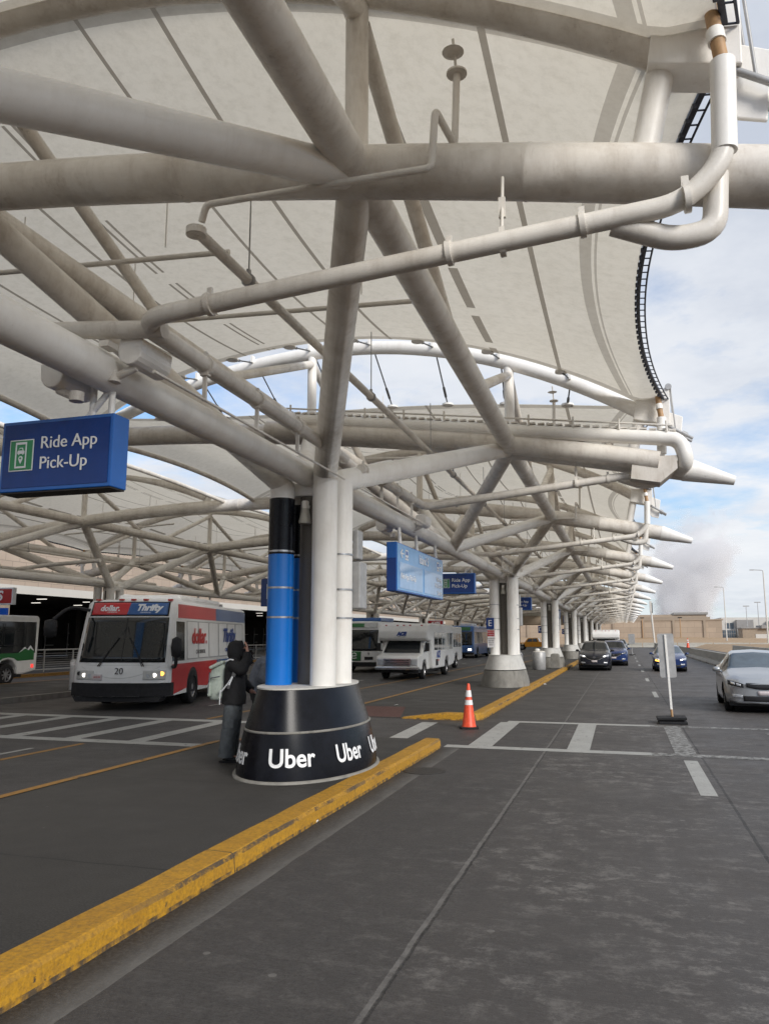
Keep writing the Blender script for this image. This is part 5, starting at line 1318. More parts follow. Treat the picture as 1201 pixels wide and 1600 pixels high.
# ---------------------------------------------------------------- people
def skinned(name, pts, edges, m, parent, sub=2, root=0):
    """pts: list of (x, y, z, rx[, ry]); a Skin modifier grown along the edges and applied"""
    me = bpy.data.meshes.new(name); me.from_pydata([p[:3] for p in pts], edges, []); me.update()
    o = bpy.data.objects.new(name, me); C.objects.link(o)
    md = o.modifiers.new('skin', 'SKIN'); md.use_smooth_shade = True
    for v, p in zip(me.skin_vertices[0].data, pts): v.radius = (p[3], p[4] if len(p) > 4 else p[3]); v.use_root = False
    me.skin_vertices[0].data[root].use_root = True
    sd = o.modifiers.new('sub', 'SUBSURF'); sd.levels = sub; sd.render_levels = sub
    bpy.context.view_layer.update()
    new = bpy.data.meshes.new_from_object(o.evaluated_get(bpy.context.evaluated_depsgraph_get()))
    bpy.data.objects.remove(o); bpy.data.meshes.remove(me)
    new.materials.clear(); new.materials.append(M[m]); new.name = name
    for p in new.polygons: p.use_smooth = True
    ob = bpy.data.objects.new(name, new); C.objects.link(ob); ob.parent = parent
    return ob
chain = lambda a, b: [(i, i+1) for i in range(a, b)]

def wrinkle(o, s, amp):
    tx = bpy.data.textures.new('folds', 'CLOUDS'); tx.noise_scale = s
    d = o.modifiers.new('folds', 'DISPLACE'); d.texture = tx; d.strength = amp; d.mid_level = .5; d.texture_coords = 'LOCAL'

# forward is +x, the person's right side faces -y
p = thing('person', 'person in black hooded coat with pale backpack raising a hand to the face', 'person', (-5.42, 10.42, .15), R(14))
B = [(0, 0, .90, .10, .12), (.01, 0, 1.12, .10, .13), (.015, 0, 1.30, .10, .14), (.02, 0, 1.40, .075), (.045, 0, 1.47, .055), (.075, 0, 1.57, .085, .075), (.09, 0, 1.63, .075, .07)]
E_ = chain(0, 6)
for s in (-1, 1):
    n = len(B); B += [(0, .09*s, .84, .095), (-.01, .095*s, .5, .07), (-.055, .095*s, .10, .045), (.10, .10*s, .04, .04, .035), (.16, .10*s, .03, .03)]; E_ += [(0, n)]+chain(n, n+4)
n = len(B)                                            # right arm raised to the face
B += [(.02, -.17, 1.36, .06), (.17, -.20, 1.30, .045), (.225, -.17, 1.48, .035), (.215, -.14, 1.535, .026), (.205, -.125, 1.59, .032, .018)]; E_ += [(2, n)]+chain(n, n+4)
palm = n+4
for k, (dy, L_, bend) in enumerate(((-.024, .070, .0), (-.008, .078, .0), (.008, .074, .0), (.022, .058, .0))):
    n2 = len(B); B += [(.202, -.125+dy, 1.618, .0105), (.186, -.118+dy*1.1, 1.618+L_*.5, .0095), (.160, -.108+dy*1.1, 1.618+L_*.8, .0085)]; E_ += [(palm, n2)]+chain(n2, n2+2)
n2 = len(B); B += [(.19, -.095, 1.575, .0115), (.165, -.075, 1.59, .010), (.150, -.068, 1.612, .009)]; E_ += [(palm, n2)]+chain(n2, n2+2)
n = len(B)                                            # left arm hangs forward
B += [(.02, .17, 1.36, .06), (.07, .20, 1.10, .045), (.20, .15, .98, .035), (.26, .12, .95, .028, .018)]; E_ += [(2, n)]+chain(n, n+3)
for k in range(4):
    n2 = len(B); B += [(.285, .10+.016*k, .945, .0095), (.305, .10+.016*k, .93, .0085), (.31, .10+.016*k, .91, .0075)]; E_ += [(n+3, n2)]+chain(n2, n2+2)
n2 = len(B); B += [(.27, .09, .965, .0105), (.29, .075, .97, .009)]; E_ += [(n+3, n2)]+chain(n2, n2+1)
body = skinned('body', B, E_, 'skin', p)
# face: nose, eyes, mouth inside the hood
f = MB(); f.lathe([(.001, -.02), (.013, -.012), (.011, .0), (.005, .028)], (.170, 0, 1.575), 10); f.build('nose', 'skin', body)
f = MB()
for s in (-1, 1): f.lathe([(.001, -.008), (.010, 0), (.001, .008)], (.148, .028*s, 1.602), 10, sx=.6)
f.build('eyes', 'black_cloth', body)
f = MB(); f.lathe([(.001, -.006), (.022, 0), (.001, .006)], (.146, 0, 1.535), 10, sx=.4); f.build('mouth', 'red_text', body)
# coat with hood and sleeves
def dense(pts, rs, n=22):
    P = [Vector(q) for q in pts]; d = np.concatenate([[0], np.cumsum([(q-r).length for q, r in zip(P, P[1:])])]); t = np.linspace(0, d[-1], n)
    return [tuple(float(np.interp(v, d, [q[k] for q in P])) for k in range(3)) for v in t], [float(np.interp(v, d, rs)) for v in t]
def rings(prof, c, n=40, m=26):
    z = [q[2] for q in prof]; zz = np.linspace(z[0], z[-1], m)
    return [(float(np.interp(v, z, [q[0] for q in prof])), float(np.interp(v, z, [q[1] for q in prof])), float(v)) for v in zz]
cb_ = MB().lathe(rings([(.168, .21, .80), (.165, .205, .90), (.155, .195, 1.02), (.15, .195, 1.2), (.142, .205, 1.32), (.115, .17, 1.39), (.08, .10, 1.46)], 0), (.01, 0, 0), 44)
for pts, rs in (([(.02, -.17, 1.35), (.15, -.225, 1.285), (.225, -.18, 1.42), (.215, -.145, 1.525)], (.085, .085, .072, .052)), ([(.02, .17, 1.35), (.075, .22, 1.10), (.22, .16, .98)], (.085, .08, .058))):
    q, r = dense(pts, rs); cb_.path(q, .08, 18, rs=r)
coat = cb_.build('coat', 'black_cloth', p); wrinkle(coat, .10, .028)
h = MB(); h.lathe([(.09, .10, 1.42), (.115, .12, 1.47), (.128, .118, 1.54), (.122, .112, 1.61), (.10, .09, 1.66), (.06, .055, 1.69), (.01, .01, 1.70)], (.015, 0, 0), 32)
h.path([(.06, 0, 1.60), (.11, 0, 1.605)], .09, 20, rs=[.10, .092], caps=False); h = h.build('hood', 'black_cloth', p); wrinkle(h, .09, .02)
fr = MB()
for k in range(46):
    a = random.uniform(-2.2, 1.2); fr.tube((.12+.02*random.random(), .085*math.cos(a)-.02, 1.56+.1*math.sin(a)), (.17+.05*random.random(), .10*math.cos(a)-.02, 1.54+.12*math.sin(a)-.04*random.random()), .012, .002, 5)
for k in range(34):
    z = random.uniform(1.38, 1.56); fr.tube((.20+.03*random.random(), random.uniform(-.02, .08), z), (.235+.035*random.random(), random.uniform(-.02, .1), z-.05), .013, .003, 5)
fr.build('fur_trim', 'fur', p)
tb = MB().lathe(rings([(.11, .14, .72), (.125, .15, .80), (.125, .15, .94)], 0, m=10), (.01, 0, 0), 36)
for s in (-1, 1):
    q, r = dense([(.005, .088*s, .86), (-.005, .095*s, .66), (-.02, .10*s, .46), (-.045, .105*s, .25), (-.055, .105*s, .075)], (.098, .114, .11, .108, .115), 30); tb.path(q, .1, 22, rs=r)
tr = tb.build('trousers', 'denim', p); wrinkle(tr, .055, .03)
q = MB()
for z in (.60, .42, .33): q.path([(-.01+.128*math.cos(a)-.03*(.7-z), -.09+.115*math.sin(a), z+.01*math.sin(3*a)) for a in np.linspace(-2.9, .2, 12)], .006, 5)
q.box(-.07, .06, -.212, -.195, .48, .60); q.build('cargo_pocket', 'denim', tr, .01)
for s in (-1, 1):
    b = skinned('boot', [(-.085, .10*s, .06, .055, .05), (.0, .10*s, .055, .052, .045), (.11, .105*s, .042, .045, .035), (.16, .105*s, .035, .032, .028)], chain(0, 3), 'boot', p)
    m = MB(); m.prism([(-.15, -.045), (-.05, -.055), (.13, -.055), (.20, -.03), (.20, .03), (.13, .055), (-.05, .055), (-.15, .045)], lambda a, c, z: (a, .1*s+c, z), 0, .022); m.build('sole', 'rubber', b, .006)

# the backpack she wears
bp = thing('backpack', 'pale sage canvas backpack worn on the black coat', 'backpack', (-5.42, 10.42, .15), R(14))
bk = skinned('bag', [(-.215, 0, .84, .075, .11), (-.245, 0, .95, .10, .15), (-.24, 0, 1.15, .098, .145), (-.20, 0, 1.31, .07, .125), (-.17, 0, 1.39, .045, .09)], chain(0, 4), 'sage', bp); wrinkle(bk, .07, .03)
q = MB(); q.path([(-.34, .1, 1.13), (-.345, -.02, 1.14), (-.29, -.15, 1.17), (-.17, -.165, 1.19)], .008, 6); q.path([(-.345, -.12, .95), (-.33, -.12, 1.25)], .006, 6); q.path(rounded([(-.24, -.03, 1.36), (-.24, -.02, 1.41), (-.20, .02, 1.41), (-.18, .03, 1.35)], .03), .010, 6); q.build('strap_detail', 'grey_cloth', bk)
q = MB(); q.box(-.365, -.31, -.10, .10, .90, 1.10); wrinkle(q.build('front_pocket', 'sage', bk, .03), .05, .012)
q = MB(); q.obox((-.245, 0, 1.35), (1, 0, .45), (0, 1, 0), (-.45, 0, 1), .22, .24, .05); wrinkle(q.build('top_flap', 'sage', bk, .022), .05, .012)
q = MB(); q.path([(-.14, -.17, .98), (-.03, -.215, 1.10), (.06, -.215, 1.25), (.08, -.20, 1.31)], .012, 6); q.path([(-.15, -.18, 1.0), (-.155, -.185, .80)], .009, 6); q.path([(.04, -.225, 1.22), (-.02, -.235, 1.06)], .013, 6); q.path([(-.10, -.12, 1.40), (-.03, -.15, 1.43), (.02, -.15, 1.42)], .012, 6)
q.build('strap', 'sign_white', bp)
q = MB(); q.obox((.055, -.228, 1.24), (.3, 0, 1), (1, 0, -.3), (0, 1, 0), .10, .05, .025); q.obox((-.02, -.238, 1.05), (.3, 0, 1), (1, 0, -.3), (0, 1, 0), .05, .035, .02); q.build('buckle', 'grey_text', bp)

p2 = thing('person', 'stooping person in grey jacket mostly hidden behind the blue column', 'person', (-5.82, 12.1, .15), R(20))
B = [(0, 0, .88, .10, .12), (.05, 0, 1.10, .10, .13), (.13, 0, 1.28, .10, .14), (.22, 0, 1.37, .07), (.28, 0, 1.40, .055), (.36, 0, 1.44, .085, .075), (.40, 0, 1.47, .07)]
E_ = chain(0, 6)
for s in (-1, 1):
    n = len(B); B += [(0, .09*s, .82, .09), (.03, .095*s, .48, .065), (-.03, .095*s, .10, .045), (.10, .10*s, .04, .04, .035), (.16, .1*s, .03, .03)]; E_ += [(0, n)]+chain(n, n+4)
    n = len(B); B += [(.15, .18*s, 1.29, .055), (.10, .21*s, 1.04, .042), (.32, .15*s, 1.02, .034), (.38, .13*s, 1.02, .03, .018)]; E_ += [(2, n)]+chain(n, n+3)
    pl_ = n+3
    for k in range(4):
        n2 = len(B); B += [(.405, (.10+.017*k)*s, 1.02, .0095), (.43, (.10+.017*k)*s, 1.005, .0085), (.44, (.1+.017*k)*s, .985, .0075)]; E_ += [(pl_, n2)]+chain(n2, n2+2)
    n2 = len(B); B += [(.39, .10*s, 1.04, .0105), (.415, .085*s, 1.045, .009)]; E_ += [(pl_, n2)]+chain(n2, n2+1)
body = skinned('body', B, E_, 'skin', p2)
f = MB(); f.lathe([(.001, -.02), (.012, -.01), (.004, .025)], (.455, 0, 1.42), 10); f.build('nose', 'skin', body)
f = MB(); f.lathe([(.09, -.06), (.10, 0), (.085, .06), (.03, .095)], (.34, 0, 1.50), 18, sx=1.05, sy=.9); f.build('hair', 'fur', p2)
jb = MB()
q, r = dense([(-.02, 0, .86), (.03, 0, 1.10), (.12, 0, 1.28), (.21, 0, 1.38)], (.20, .20, .20, .10)); jb.path(q, .2, 36, rs=r)
for s in (-1, 1):
    q, r = dense([(.14, .17*s, 1.29), (.06, .235*s, 1.06), (.30, .18*s, 1.02)], (.09, .085, .06)); jb.path(q, .08, 18, rs=r)
j = jb.build('jacket', 'grey_cloth', p2); wrinkle(j, .09, .03)
tb = MB().lathe(rings([(.14, .16, .72), (.175, .19, .92)], 0, m=8), (0, 0, 0), 32)
for s in (-1, 1):
    q, r = dense([(0, .088*s, .86), (.02, .095*s, .48), (-.02, .10*s, .05)], (.125, .105, .095), 24); tb.path(q, .1, 20, rs=r)
wrinkle(tb.build('trousers', 'black_cloth', p2), .06, .025)
for s in (-1, 1): skinned('shoe', [(-.05, .10*s, .05, .05), (.1, .105*s, .04, .042, .035), (.16, .105*s, .035, .03)], chain(0, 2), 'boot', p2)
# ---------------------------------------------------------------- far surroundings
def barrier_piece(name, label, y0, L=5.9, x=6.):
    t = thing(name, label, 'concrete barrier', (x, y0, 0), 0, 'concrete barriers along the right lane')
    prof = [(-.30, 0), (-.30, .10), (-.14, .32), (-.09, .86), (.09, .86), (.14, .32), (.30, .10), (.30, 0)]
    MB().prism(prof, lambda a, z, y: (a, y, z), .03, L).build('body', 'concrete_pale', t, .012)
    b = MB(); b.box(-.315, -.298, .4, .8, .0, .06); b.box(-.315, -.298, L-.8, L-.4, .0, .06); b.build('drain_slot', 'dark_room', t); return t
b0 = barrier_piece('concrete_barrier', 'first pale concrete barrier piece behind the silver sedan, from the viewer', 20)
for k in range(1, 21):
    y = 20+6*k; dup(b0, (6. - max(0, y-100)*.022, y, 0), '%s pale concrete barrier piece along the right lane, from the viewer' % ORD[k])
b1 = dup(b0, (11.4, 40, .12), 'first barrier piece of the second row beyond the right lane', group='second row of concrete barriers')
for k in range(1, 9): dup(b0, (11.4, 40+6*k, .12), '%s barrier piece of the second row beyond the right lane' % ORD[k], group='second row of concrete barriers')
e0 = dup(b0, (-2.8, 151, 0), 'first concrete barrier piece closing the lane end, from the island', rotz=R(-90), group='barriers across the lane end')
for k in range(1, 6): dup(b0, (-2.8+6*k, 151+.4*k, 0), '%s concrete barrier piece closing the lane end, from the island' % ORD[k], rotz=R(-86), group='barriers across the lane end')
# grassy bank
m = MB(); prof = [(150, -.05), (175, .5), (215, 1.1), (262, 1.5)]
m.grid(lambda y, x: (x, I(prof)(y)+.25*math.sin(x*.11+y*.07), 0)[0:0] or (x, y, I(prof)(y)+.2*math.sin(x*.11+y*.07)), np.linspace(153, 262, 12), np.linspace(-90, 120, 40))
structure('grass_bank', m, 'dirt')
m = MB(); m.grid(lambda y, x: (x, y, -.02 if x < 12.5 else .05+.0055*(y-30)+.12*math.sin(y*.11)), np.linspace(30, 158, 14), [11.9, 14.0, 60, 160]); structure('bare_verge', m, 'dirt')
# tan panel wall and stepped decks at the end of the road
t = thing('retaining_wall', 'long tan panelled wall closing the far end of the road', 'wall', (0, 262, 0), 0, None)
MB().box(-90, 29, 0, 3, 0, 6.9).build('wall', 'tan_wall', t)
m = MB()
for x in np.arange(-84, 29, 9): m.box(x-.35, x+.35, -.35, 0, 0, 7.0)
m.build('pilaster', 'facade_tan', t)
MB().box(-90, 29.4, -.2, 3.2, 6.9, 7.3).build('coping', 'facade_tan', t)
t = thing('parking_deck', 'brown stepped deck rising behind the tan wall', 'building', (10, 275, 0), 0, None)
MB().box(-26, 17, 0, 20, 0, 8.3).build('lower_deck', 'facade_tan', t); MB().box(-25, 16, 1, 19, 8.3, 9.1).build('upper_deck', 'tan_wall', t); MB().box(6, 16.5, .5, 19, 9.1, 9.8).build('stair_tower', 'facade_grey', t)
for k, (x, lb) in enumerate(((-6.5, 'nearest the canopy tips'), (5.6, 'left of the white pole'), (16.5, 'behind the sign back'))):
    t = thing('wall_lamp_post', 'dark short lamp post before the tan wall, %s' % lb, 'lamp post', (x, 255, 1.3), 0, 'lamp posts before the tan wall')
    MB().tube((0, 0, 0), (0, 0, 6.2), .12).build('pole', 'brass', t); MB().box(-.6, .6, -.2, .2, 6.2, 6.5).build('lamp_head', 'black_plastic', t)
t = thing('tent_top', 'white pointed fabric peak showing above the tan wall', 'tent', (1.2, 268, 7.2), 0, None)
MB().lathe([(1.6, 0), (1.0, .8), (.45, 1.8), (.12, 3.0), (.05, 3.5)], (0, 0, 0), 12).build('peak', 'facade_white', t); MB().lathe([(1.62, -.3), (1.62, 0)], (0, 0, 0), 12).build('valance', 'facade_white', t)
# pale building group at right
t = thing('office_building', 'white and grey office block far off at the right', 'building', (48, 345, 0), 0, None)
MB().box(-10, 30, 0, 25, 0, 9.6).build('main_block', 'facade_white', t)
MB().box(-4.6, 1.6, -2, 0, 0, 8.6).build('grey_block', 'facade_grey', t); MB().box(6.5, 12, -1.2, 0, 0, 8.0).build('grey_block', 'facade_grey', t)
for x in (-8.6, -6.8): MB().box(x, x+1.4, -.12, .05, 5.2, 7.4).build('window', 'glass_light', t)
MB().box(-12, -5.2, -3, 0, 0, 4.6).build('glass_wing', 'glass_light', t)
f = MB()
for x in np.arange(-12, -5, .85): f.box(x-.06, x+.06, -3.08, -3.0, 0, 4.6)
for z in (1.5, 3.1, 4.5): f.box(-12, -5.2, -3.07, -3.0, z-.06, z+.06)
f.build('mullions', 'facade_grey', t)
t = thing('garage_building', 'low tan garage with pale doors before the white office block', 'building', (52, 325, 0), 0, None)
MB().box(-9, 22, 0, 12, 0, 5.0).build('block', 'facade_tan', t); MB().box(-2.5, 22.5, -1.2, 12.5, 5.0, 6.2).build('flat_roof', 'facade_grey', t); MB().box(-9.3, -2.5, -.5, 12.5, 5.0, 5.35).build('low_roof', 'facade_grey', t)
for x, w in ((-4.6, 4.6), (3.0, 1.8), (8.0, 2.6), (14, 3.)): MB().box(x, x+w, -.15, .05, 0, 2.9).build('door', 'facade_white', t)
for x in (.8, 6.2): MB().box(x, x+1., -.12, .05, .2, 2.6).build('door', 'brass', t)
# street lamps
def lamp(name, label, loc, h, arm):
    t = thing(name, label, 'street lamp', loc, 0, 'tall street lamps')
    MB().tube((0, 0, 0), (0, 0, h), .16, .09, 14).build('pole', 'facade_white', t); MB().lathe([(.24, 0), (.24, .25), (.17, .3)], (0, 0, 0), 14).build('base', 'concrete_pale', t)
    MB().path(rounded([(0, 0, h-.1), (-.1, 0, h+.25), (-arm, 0, h+.35)], .4), .06, 8).build('arm', 'grey_steel', t); MB().box(-arm-.7, -arm, -.18, .18, h+.27, h+.42).build('lamp_head', 'grey_steel', t, .03); return t
lamp('street_lamp', 'tall street lamp at the right edge beyond the barriers', (24.3, 153, 0), 13.4, 1.5)
lamp('street_lamp', 'tall street lamp behind the orange cone on the barrier', (24.6, 214, .8), 13.2, 1.5)
for x, y, h, lb in ((45.5, 330, 13.4, 'left one of two high mast lights above the white block'), (49.6, 330, 14.8, 'right one of two high mast lights above the white block')):
    t = thing('mast_light', lb, 'mast light', (x, y, 0), 0, 'high mast lights'); MB().tube((0, 0, 0), (0, 0, h), .16, .1).build('mast', 'grey_steel', t); MB().box(-1.1, 1.1, -.2, .2, h, h+.35).build('lamp_bar', 'grey_steel', t)
t = thing('white_pole', 'white pole with small box sign at the lane end', 'pole', (5.3, 158, 0), 0, None)
MB().tube((.25, 0, 0), (-.15, 0, 7.2), .17).build('pole', 'facade_white', t); MB().box(-.38, .02, -.2, .2, 6.6, 8.6).build('box_sign', 'facade_white', t, .03); MB().box(.02, .16, -.18, .18, 6.4, 8.3).build('side_box', 'black_plastic', t)
# people far off right
p3 = thing('person', 'tiny person in dark clothes far off beside the white pickup', 'person', (18.6, 112, .45), 0)
bd = skinned('body', [(0, 0, .9, .12), (0, 0, 1.3, .15), (0, 0, 1.5, .06), (0, 0, 1.65, .1), (.08, 0, .5, .07), (.09, 0, .05, .05), (-.08, 0, .5, .07), (-.09, 0, .05, .05), (.22, 0, 1.3, .06), (.27, .05, .95, .04), (-.22, 0, 1.3, .06), (-.27, .05, .95, .04)], [(0, 1), (1, 2), (2, 3), (0, 4), (4, 5), (0, 6), (6, 7), (1, 8), (8, 9), (1, 10), (10, 11)], 'black_cloth', p3, 1)

# terminal building on the left
t = thing('terminal_building', 'long terminal with white fascia over a dark car level and tan block wall above', 'building', (-33, 60, 0), 0, None, world=True)
MB().box(-33.2, -33, -20, 160, 4.34, 4.82).build('fascia', 'facade_white', t)
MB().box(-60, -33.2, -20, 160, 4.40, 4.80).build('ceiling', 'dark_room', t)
MB().box(-40, -36.5, -20, 160, 4.80, 12.5).build('block_wall', 'brick', t)
MB().box(-40.2, -36.3, -20, 160, 12.5, 13.).build('coping', 'facade_tan', t)
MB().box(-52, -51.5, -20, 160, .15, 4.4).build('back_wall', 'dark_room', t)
for y in np.arange(-1, 150, 9.4):
    MB().box(-34.9, -34.3, y-.3, y+.3, .15, 4.4).build('pillar', 'facade_tan', t, .02)
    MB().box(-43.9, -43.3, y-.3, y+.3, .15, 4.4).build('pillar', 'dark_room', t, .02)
for y in np.arange(20, 110, 4.7):
    for x in (-37., -41.5): MB().box(x-.35, x+.35, y-.08, y+.08, 4.36, 4.40).build('ceiling_lamp', 'ceiling_lit', t)
for y in np.arange(24, 120, 3.1):
    f = MB(); f.box(-51.48, -51.4, y, y+.08, .2, 3.2); f.box(-51.48, -51.4, y+.08, y+1.2, 2.2, 2.3); f.box(-51.48, -51.4, y+.08, y+1.2, 1.1, 1.16); f.build('window_frame', 'grey_steel', t)
for y, x, lb in ((31.6, -31.6, 'blue pillar board with number 2 right of the black and green shuttle'), (45.5, -31.6, 'blue pillar board partly hidden by the blue wrapped column'), (36.0, -33.6, 'dark pillar board with number 2 further inside the car level')):
    s = thing('pillar_sign', lb, 'pillar board', (x, y, 2.2), R(14), 'blue pillar boards')
    MB().box(-.62, .62, -.1, .1, -.35, 1.3).build('board', 'blue_sign', s, .01); letters('2', .7, (0, -.105, .75), (1, 0, 0), (0, 0, 1), 'sign_white', s)
    letters('LEVEL', .14, (0, -.105, 1.18), (1, 0, 0), (0, 0, 1), 'sign_white', s); letters('ZONE 2', .16, (0, -.105, .0), (1, 0, 0), (0, 0, 1), 'sign_white', s); MB().box(-.62, .62, -.108, -.1, .18, .21).build('divider', 'blue_edge', s)
    MB().box(-.35, .35, .1, .7, -2.05, 2.2).build('pillar', 'facade_tan', s)
def avis(label, loc, rz, w=2.6, h=.80, sc=.62):
    s = thing('rental_sign', label, 'red sign', loc, rz, 'red rental signs')
    MB().box(-w/2, w/2, 0, .22, 0, h).build('case', 'sign_white', s, .01); f = MB().box(-w/2+.07, w/2-.07, -.008, .002, .07, h-.07).build('face', 'sign_red', s)
    letters('AVIS', sc, (0, -.009, h/2), (1, 0, 0), (0, 0, 1), 'white_text', f, shear=.15, bold=.02, sx=1.15); MB().tube((0, .1, h), (0, .1, h+.8), .05).build('hanger', 'grey_steel', s); return s
avis('red AVIS sign cut by the left edge above the shuttle', (-28.45, 30, 3.38), 0)
avis('red AVIS sign above the roof of the numbered bus', (-22.55, 40, 3.12), 0, 1.55, .60, .42)
avis('second red AVIS sign just left of the one above the numbered bus', (-23.65, 40.5, 3.14), R(-62), 1.55, .60, .42)
avis('small far red sign over the lanes beyond the shuttle van', (-19.6, 84, 3.0), 0, 1.8, .7, .45)
# railings
def rail(name, label, x0, y0, L=2.2):
    t = thing(name, label, 'railing', (x0, y0, .15), 0, 'white railings before the terminal')
    b = MB()
    for y in (0, L): b.box(-.03, .03, y-.03, y+.03, 0, 1.12)
    b.build('post', 'facade_white', t)
    b = MB(); b.box(-.035, .035, .03, L-.03, 1.07, 1.13); b.box(-.03, .03, .03, L-.03, .10, .15); b.build('rail', 'facade_white', t)
    b = MB()
    for z in np.arange(.25, 1.02, .11): b.tube((0, .03, z), (0, L-.03, z), .009, n=6)
    b.build('bars', 'facade_white', t); return t
r0 = rail('railing', 'first white railing bay before the terminal, from the left edge', -28.2, 27.)
for k in range(1, 16): dup(r0, (-28.2, 27.+2.2*k, .15), '%s white railing bay before the terminal, from the left edge' % ORD[k])
t = thing('bollard', 'grey steel bollard beside the front of the numbered bus', 'bollard', (-17.75, 22.6, .15), 0); MB().lathe([(.11, 0), (.11, .95), (.06, 1.0)], (0, 0, 0), 18).build('post', 'grey_steel', t); MB().lathe([(.115, .80), (.115, .9)], (0, 0, 0), 18, cap=False).build('band', 'refl_white', t)
t = thing('ramp_bridge', 'tan concrete ramp bridge crossing behind the yellow pickup', 'bridge', (-40, 150, 0), 0, None)
MB().box(-30, 30, 0, 9, 4.2, 5.8).build('deck', 'facade_tan', t); MB().box(-30, 30, -.1, .2, 5.8, 6.7).build('parapet', 'concrete_pale', t)
for x in (-20, -6, 8, 20): MB().box(x-.6, x+.6, 2, 6, 0, 4.2).build('pier', 'facade_tan', t)

# steam over the plant
def steam():
    m = bpy.data.materials.new('steam_volume'); m.use_nodes = True; nt = m.node_tree; nt.nodes.clear()
    out = mk(nt, 'ShaderNodeOutputMaterial'); pv = mk(nt, 'ShaderNodeVolumePrincipled')
    pv.inputs['Color'].default_value = (.92, .925, .945, 1); pv.inputs['Anisotropy'].default_value = 0.
    tc = mk(nt, 'ShaderNodeTexCoord'); o = tc.outputs['Object']
    n = noise(nt, .045, 6, .62, vec=o); n2 = noise(nt, .13, 7, .68, vec=o)
    sp = mk(nt, 'ShaderNodeSeparateXYZ'); nt.links.new(o, sp.inputs[0])
    # a leaning plume: centre drifts to +x with height, radius grows
    z = sp.outputs[2]
    cx = mathn(nt, 'ADD', mathn(nt, 'MULTIPLY', z, .26), -8.)
    dx = mathn(nt, 'DIVIDE', mathn(nt, 'SUBTRACT', sp.outputs[0], cx), mathn(nt, 'ADD', mathn(nt, 'MULTIPLY', z, .20), 11.))
    dy = mathn(nt, 'DIVIDE', sp.outputs[1], 14.)
    dz = mathn(nt, 'DIVIDE', mathn(nt, 'SUBTRACT', z, 16.), 26.)
    r2 = mathn(nt, 'ADD', mathn(nt, 'ADD', mathn(nt, 'MULTIPLY', dx, dx), mathn(nt, 'MULTIPLY', dy, dy)), mathn(nt, 'MULTIPLY', dz, dz))
    f = mathn(nt, 'SUBTRACT', mathn(nt, 'ADD', mathn(nt, 'MULTIPLY', n, 2.0), mathn(nt, 'MULTIPLY', n2, 1.5)), mathn(nt, 'ADD', mathn(nt, 'MULTIPLY', r2, .7), 1.05))
    d = mathn(nt, 'MULTIPLY', f, .9, False); d = mathn(nt, 'MINIMUM', mathn(nt, 'MAXIMUM', d, 0.), .2)
    nt.links.new(d, pv.inputs['Density']); nt.links.new(pv.outputs[0], out.inputs['Volume'])
    b = MB(); b.lathe([(20, -4), (24, 10), (30, 34), (24, 50)], (0, 0, 0), 20, sx=1.15, sy=.7)
    o_ = b.build('steam_plume', m, None); o_.location = (27, 312, 5); tag(o_, 'grey billowing steam plume rising behind the tan wall', 'steam', kind='stuff')
    return o_
if STEAM: steam()

# ---------------------------------------------------------------- sky, sun, camera
w = bpy.data.worlds.new('World'); SC.world = w; w.use_nodes = True; nt = w.node_tree
SUN_EL, SUN_AZ = R(27), R(130)          # azimuth clockwise from +Y
bg = nt.nodes['Background']
sky = mk(nt, 'ShaderNodeTexSky', sky_type='NISHITA'); sky.sun_disc = False; sky.sun_elevation = SUN_EL; sky.sun_rotation = SUN_AZ
sky.air_density = 1.2; sky.dust_density = .1; sky.ozone_density = 3.
tc = mk(nt, 'ShaderNodeTexCoord'); gen = tc.outputs['Generated']
sp = mk(nt, 'ShaderNodeSeparateXYZ'); nt.links.new(gen, sp.inputs[0])
zz = mathn(nt, 'ADD', mathn(nt, 'MAXIMUM', sp.outputs[2], 0.), .16)
cb = mk(nt, 'ShaderNodeCombineXYZ'); nt.links.new(mathn(nt, 'DIVIDE', sp.outputs[0], zz), cb.inputs[0]); nt.links.new(mathn(nt, 'DIVIDE', sp.outputs[1], zz), cb.inputs[1])
mpc = mk(nt, 'ShaderNodeMapping'); mpc.name = 'cloud_offset'; mpc.inputs['Location'].default_value = CLOUDS; nt.links.new(cb.outputs[0], mpc.inputs[0]); cb = mpc
n1 = noise(nt, .55, 8, .58, vec=cb.outputs[0]); n2 = noise(nt, 2.4, 7, .6, vec=cb.outputs[0])
cov = mathn(nt, 'ADD', mathn(nt, 'MULTIPLY', n1, .75), mathn(nt, 'MULTIPLY', n2, .25))
cf = ramp(nt, cov, ((.37, .0), (.49, .96)))
hz = ramp(nt, sp.outputs[2], ((.02, .9), (.13, 0.)))
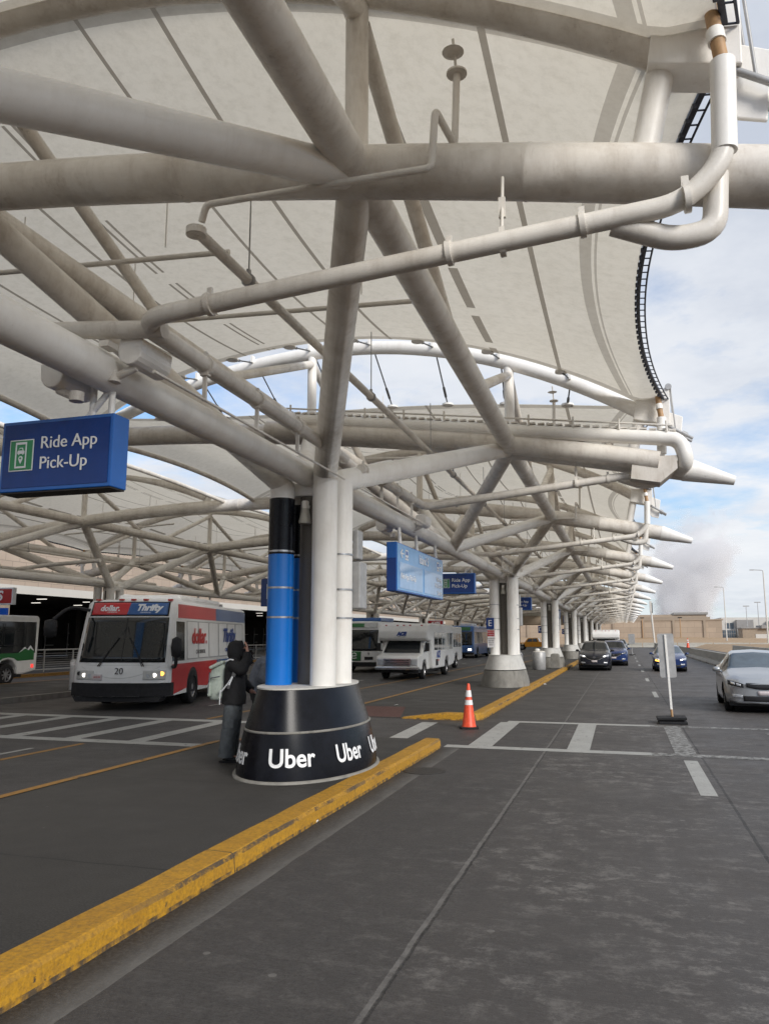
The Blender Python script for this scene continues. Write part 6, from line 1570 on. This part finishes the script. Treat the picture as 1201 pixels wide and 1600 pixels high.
cf = mathn(nt, 'MAXIMUM', cf, hz)
shade = ramp(nt, noise(nt, .9, 7, .6, vec=cb.outputs[0]), ((.34, (5.6, 6.05, 6.9)), (.50, (7.5, 7.8, 8.3)), (.66, (8.7, 8.8, 9.0))))
bl = mixc(nt, 1., sky.outputs[0], (.85, 1.22, 1.55), 'MULTIPLY')
nt.links.new(mixc(nt, cf, bl, shade), bg.inputs[0]); bg.inputs[1].default_value = SKY
sl = bpy.data.lights.new('sun', 'SUN'); sl.energy = SUNE; sl.angle = R(20); sl.color = (1., .95, .88)
so = bpy.data.objects.new('sun', sl); C.objects.link(so)
dv = Vector((math.sin(SUN_AZ)*math.cos(SUN_EL), math.cos(SUN_AZ)*math.cos(SUN_EL), math.sin(SUN_EL)))
so.rotation_euler = dv.to_track_quat('Z', 'Y').to_euler(); so.location = (20, -20, 40)

cam = bpy.data.cameras.new('camera'); co = bpy.data.objects.new('camera', cam); C.objects.link(co); SC.camera = co
F_, VX, VY = 1220., 974., 995.
cam.sensor_fit = 'VERTICAL'; cam.sensor_height = 24.; cam.lens = 24.*F_/1600; cam.clip_start = .05; cam.clip_end = 4000
pt = math.atan((VY-800)/F_); yw = math.atan((VX-600.5)/math.hypot(F_, VY-800))
co.location = (0, 0, 1.9); co.rotation_euler = (math.pi/2+pt, 0, yw)
SC.view_settings.view_transform = 'Standard'; SC.view_settings.look = 'None'; SC.view_settings.exposure = EXPO; SC.view_settings.gamma = 1
SC.render.engine = 'CYCLES'
cy = SC.cycles; cy.use_denoising = True; cy.denoiser = 'OPENIMAGEDENOISE'; cy.denoising_prefilter = 'FAST'; cy.max_bounces = 8; cy.diffuse_bounces = 4; cy.glossy_bounces = 3; cy.transmission_bounces = 4; cy.volume_bounces = 4; cy.transparent_max_bounces = 6
cy.use_adaptive_sampling = True; cy.adaptive_threshold = .01; cy.sample_clamp_indirect = 6.; cy.caustics_reflective = False; cy.caustics_refractive = False
try: cy.volume_step_rate = 2.; cy.volume_max_steps = 128
except Exception: pass
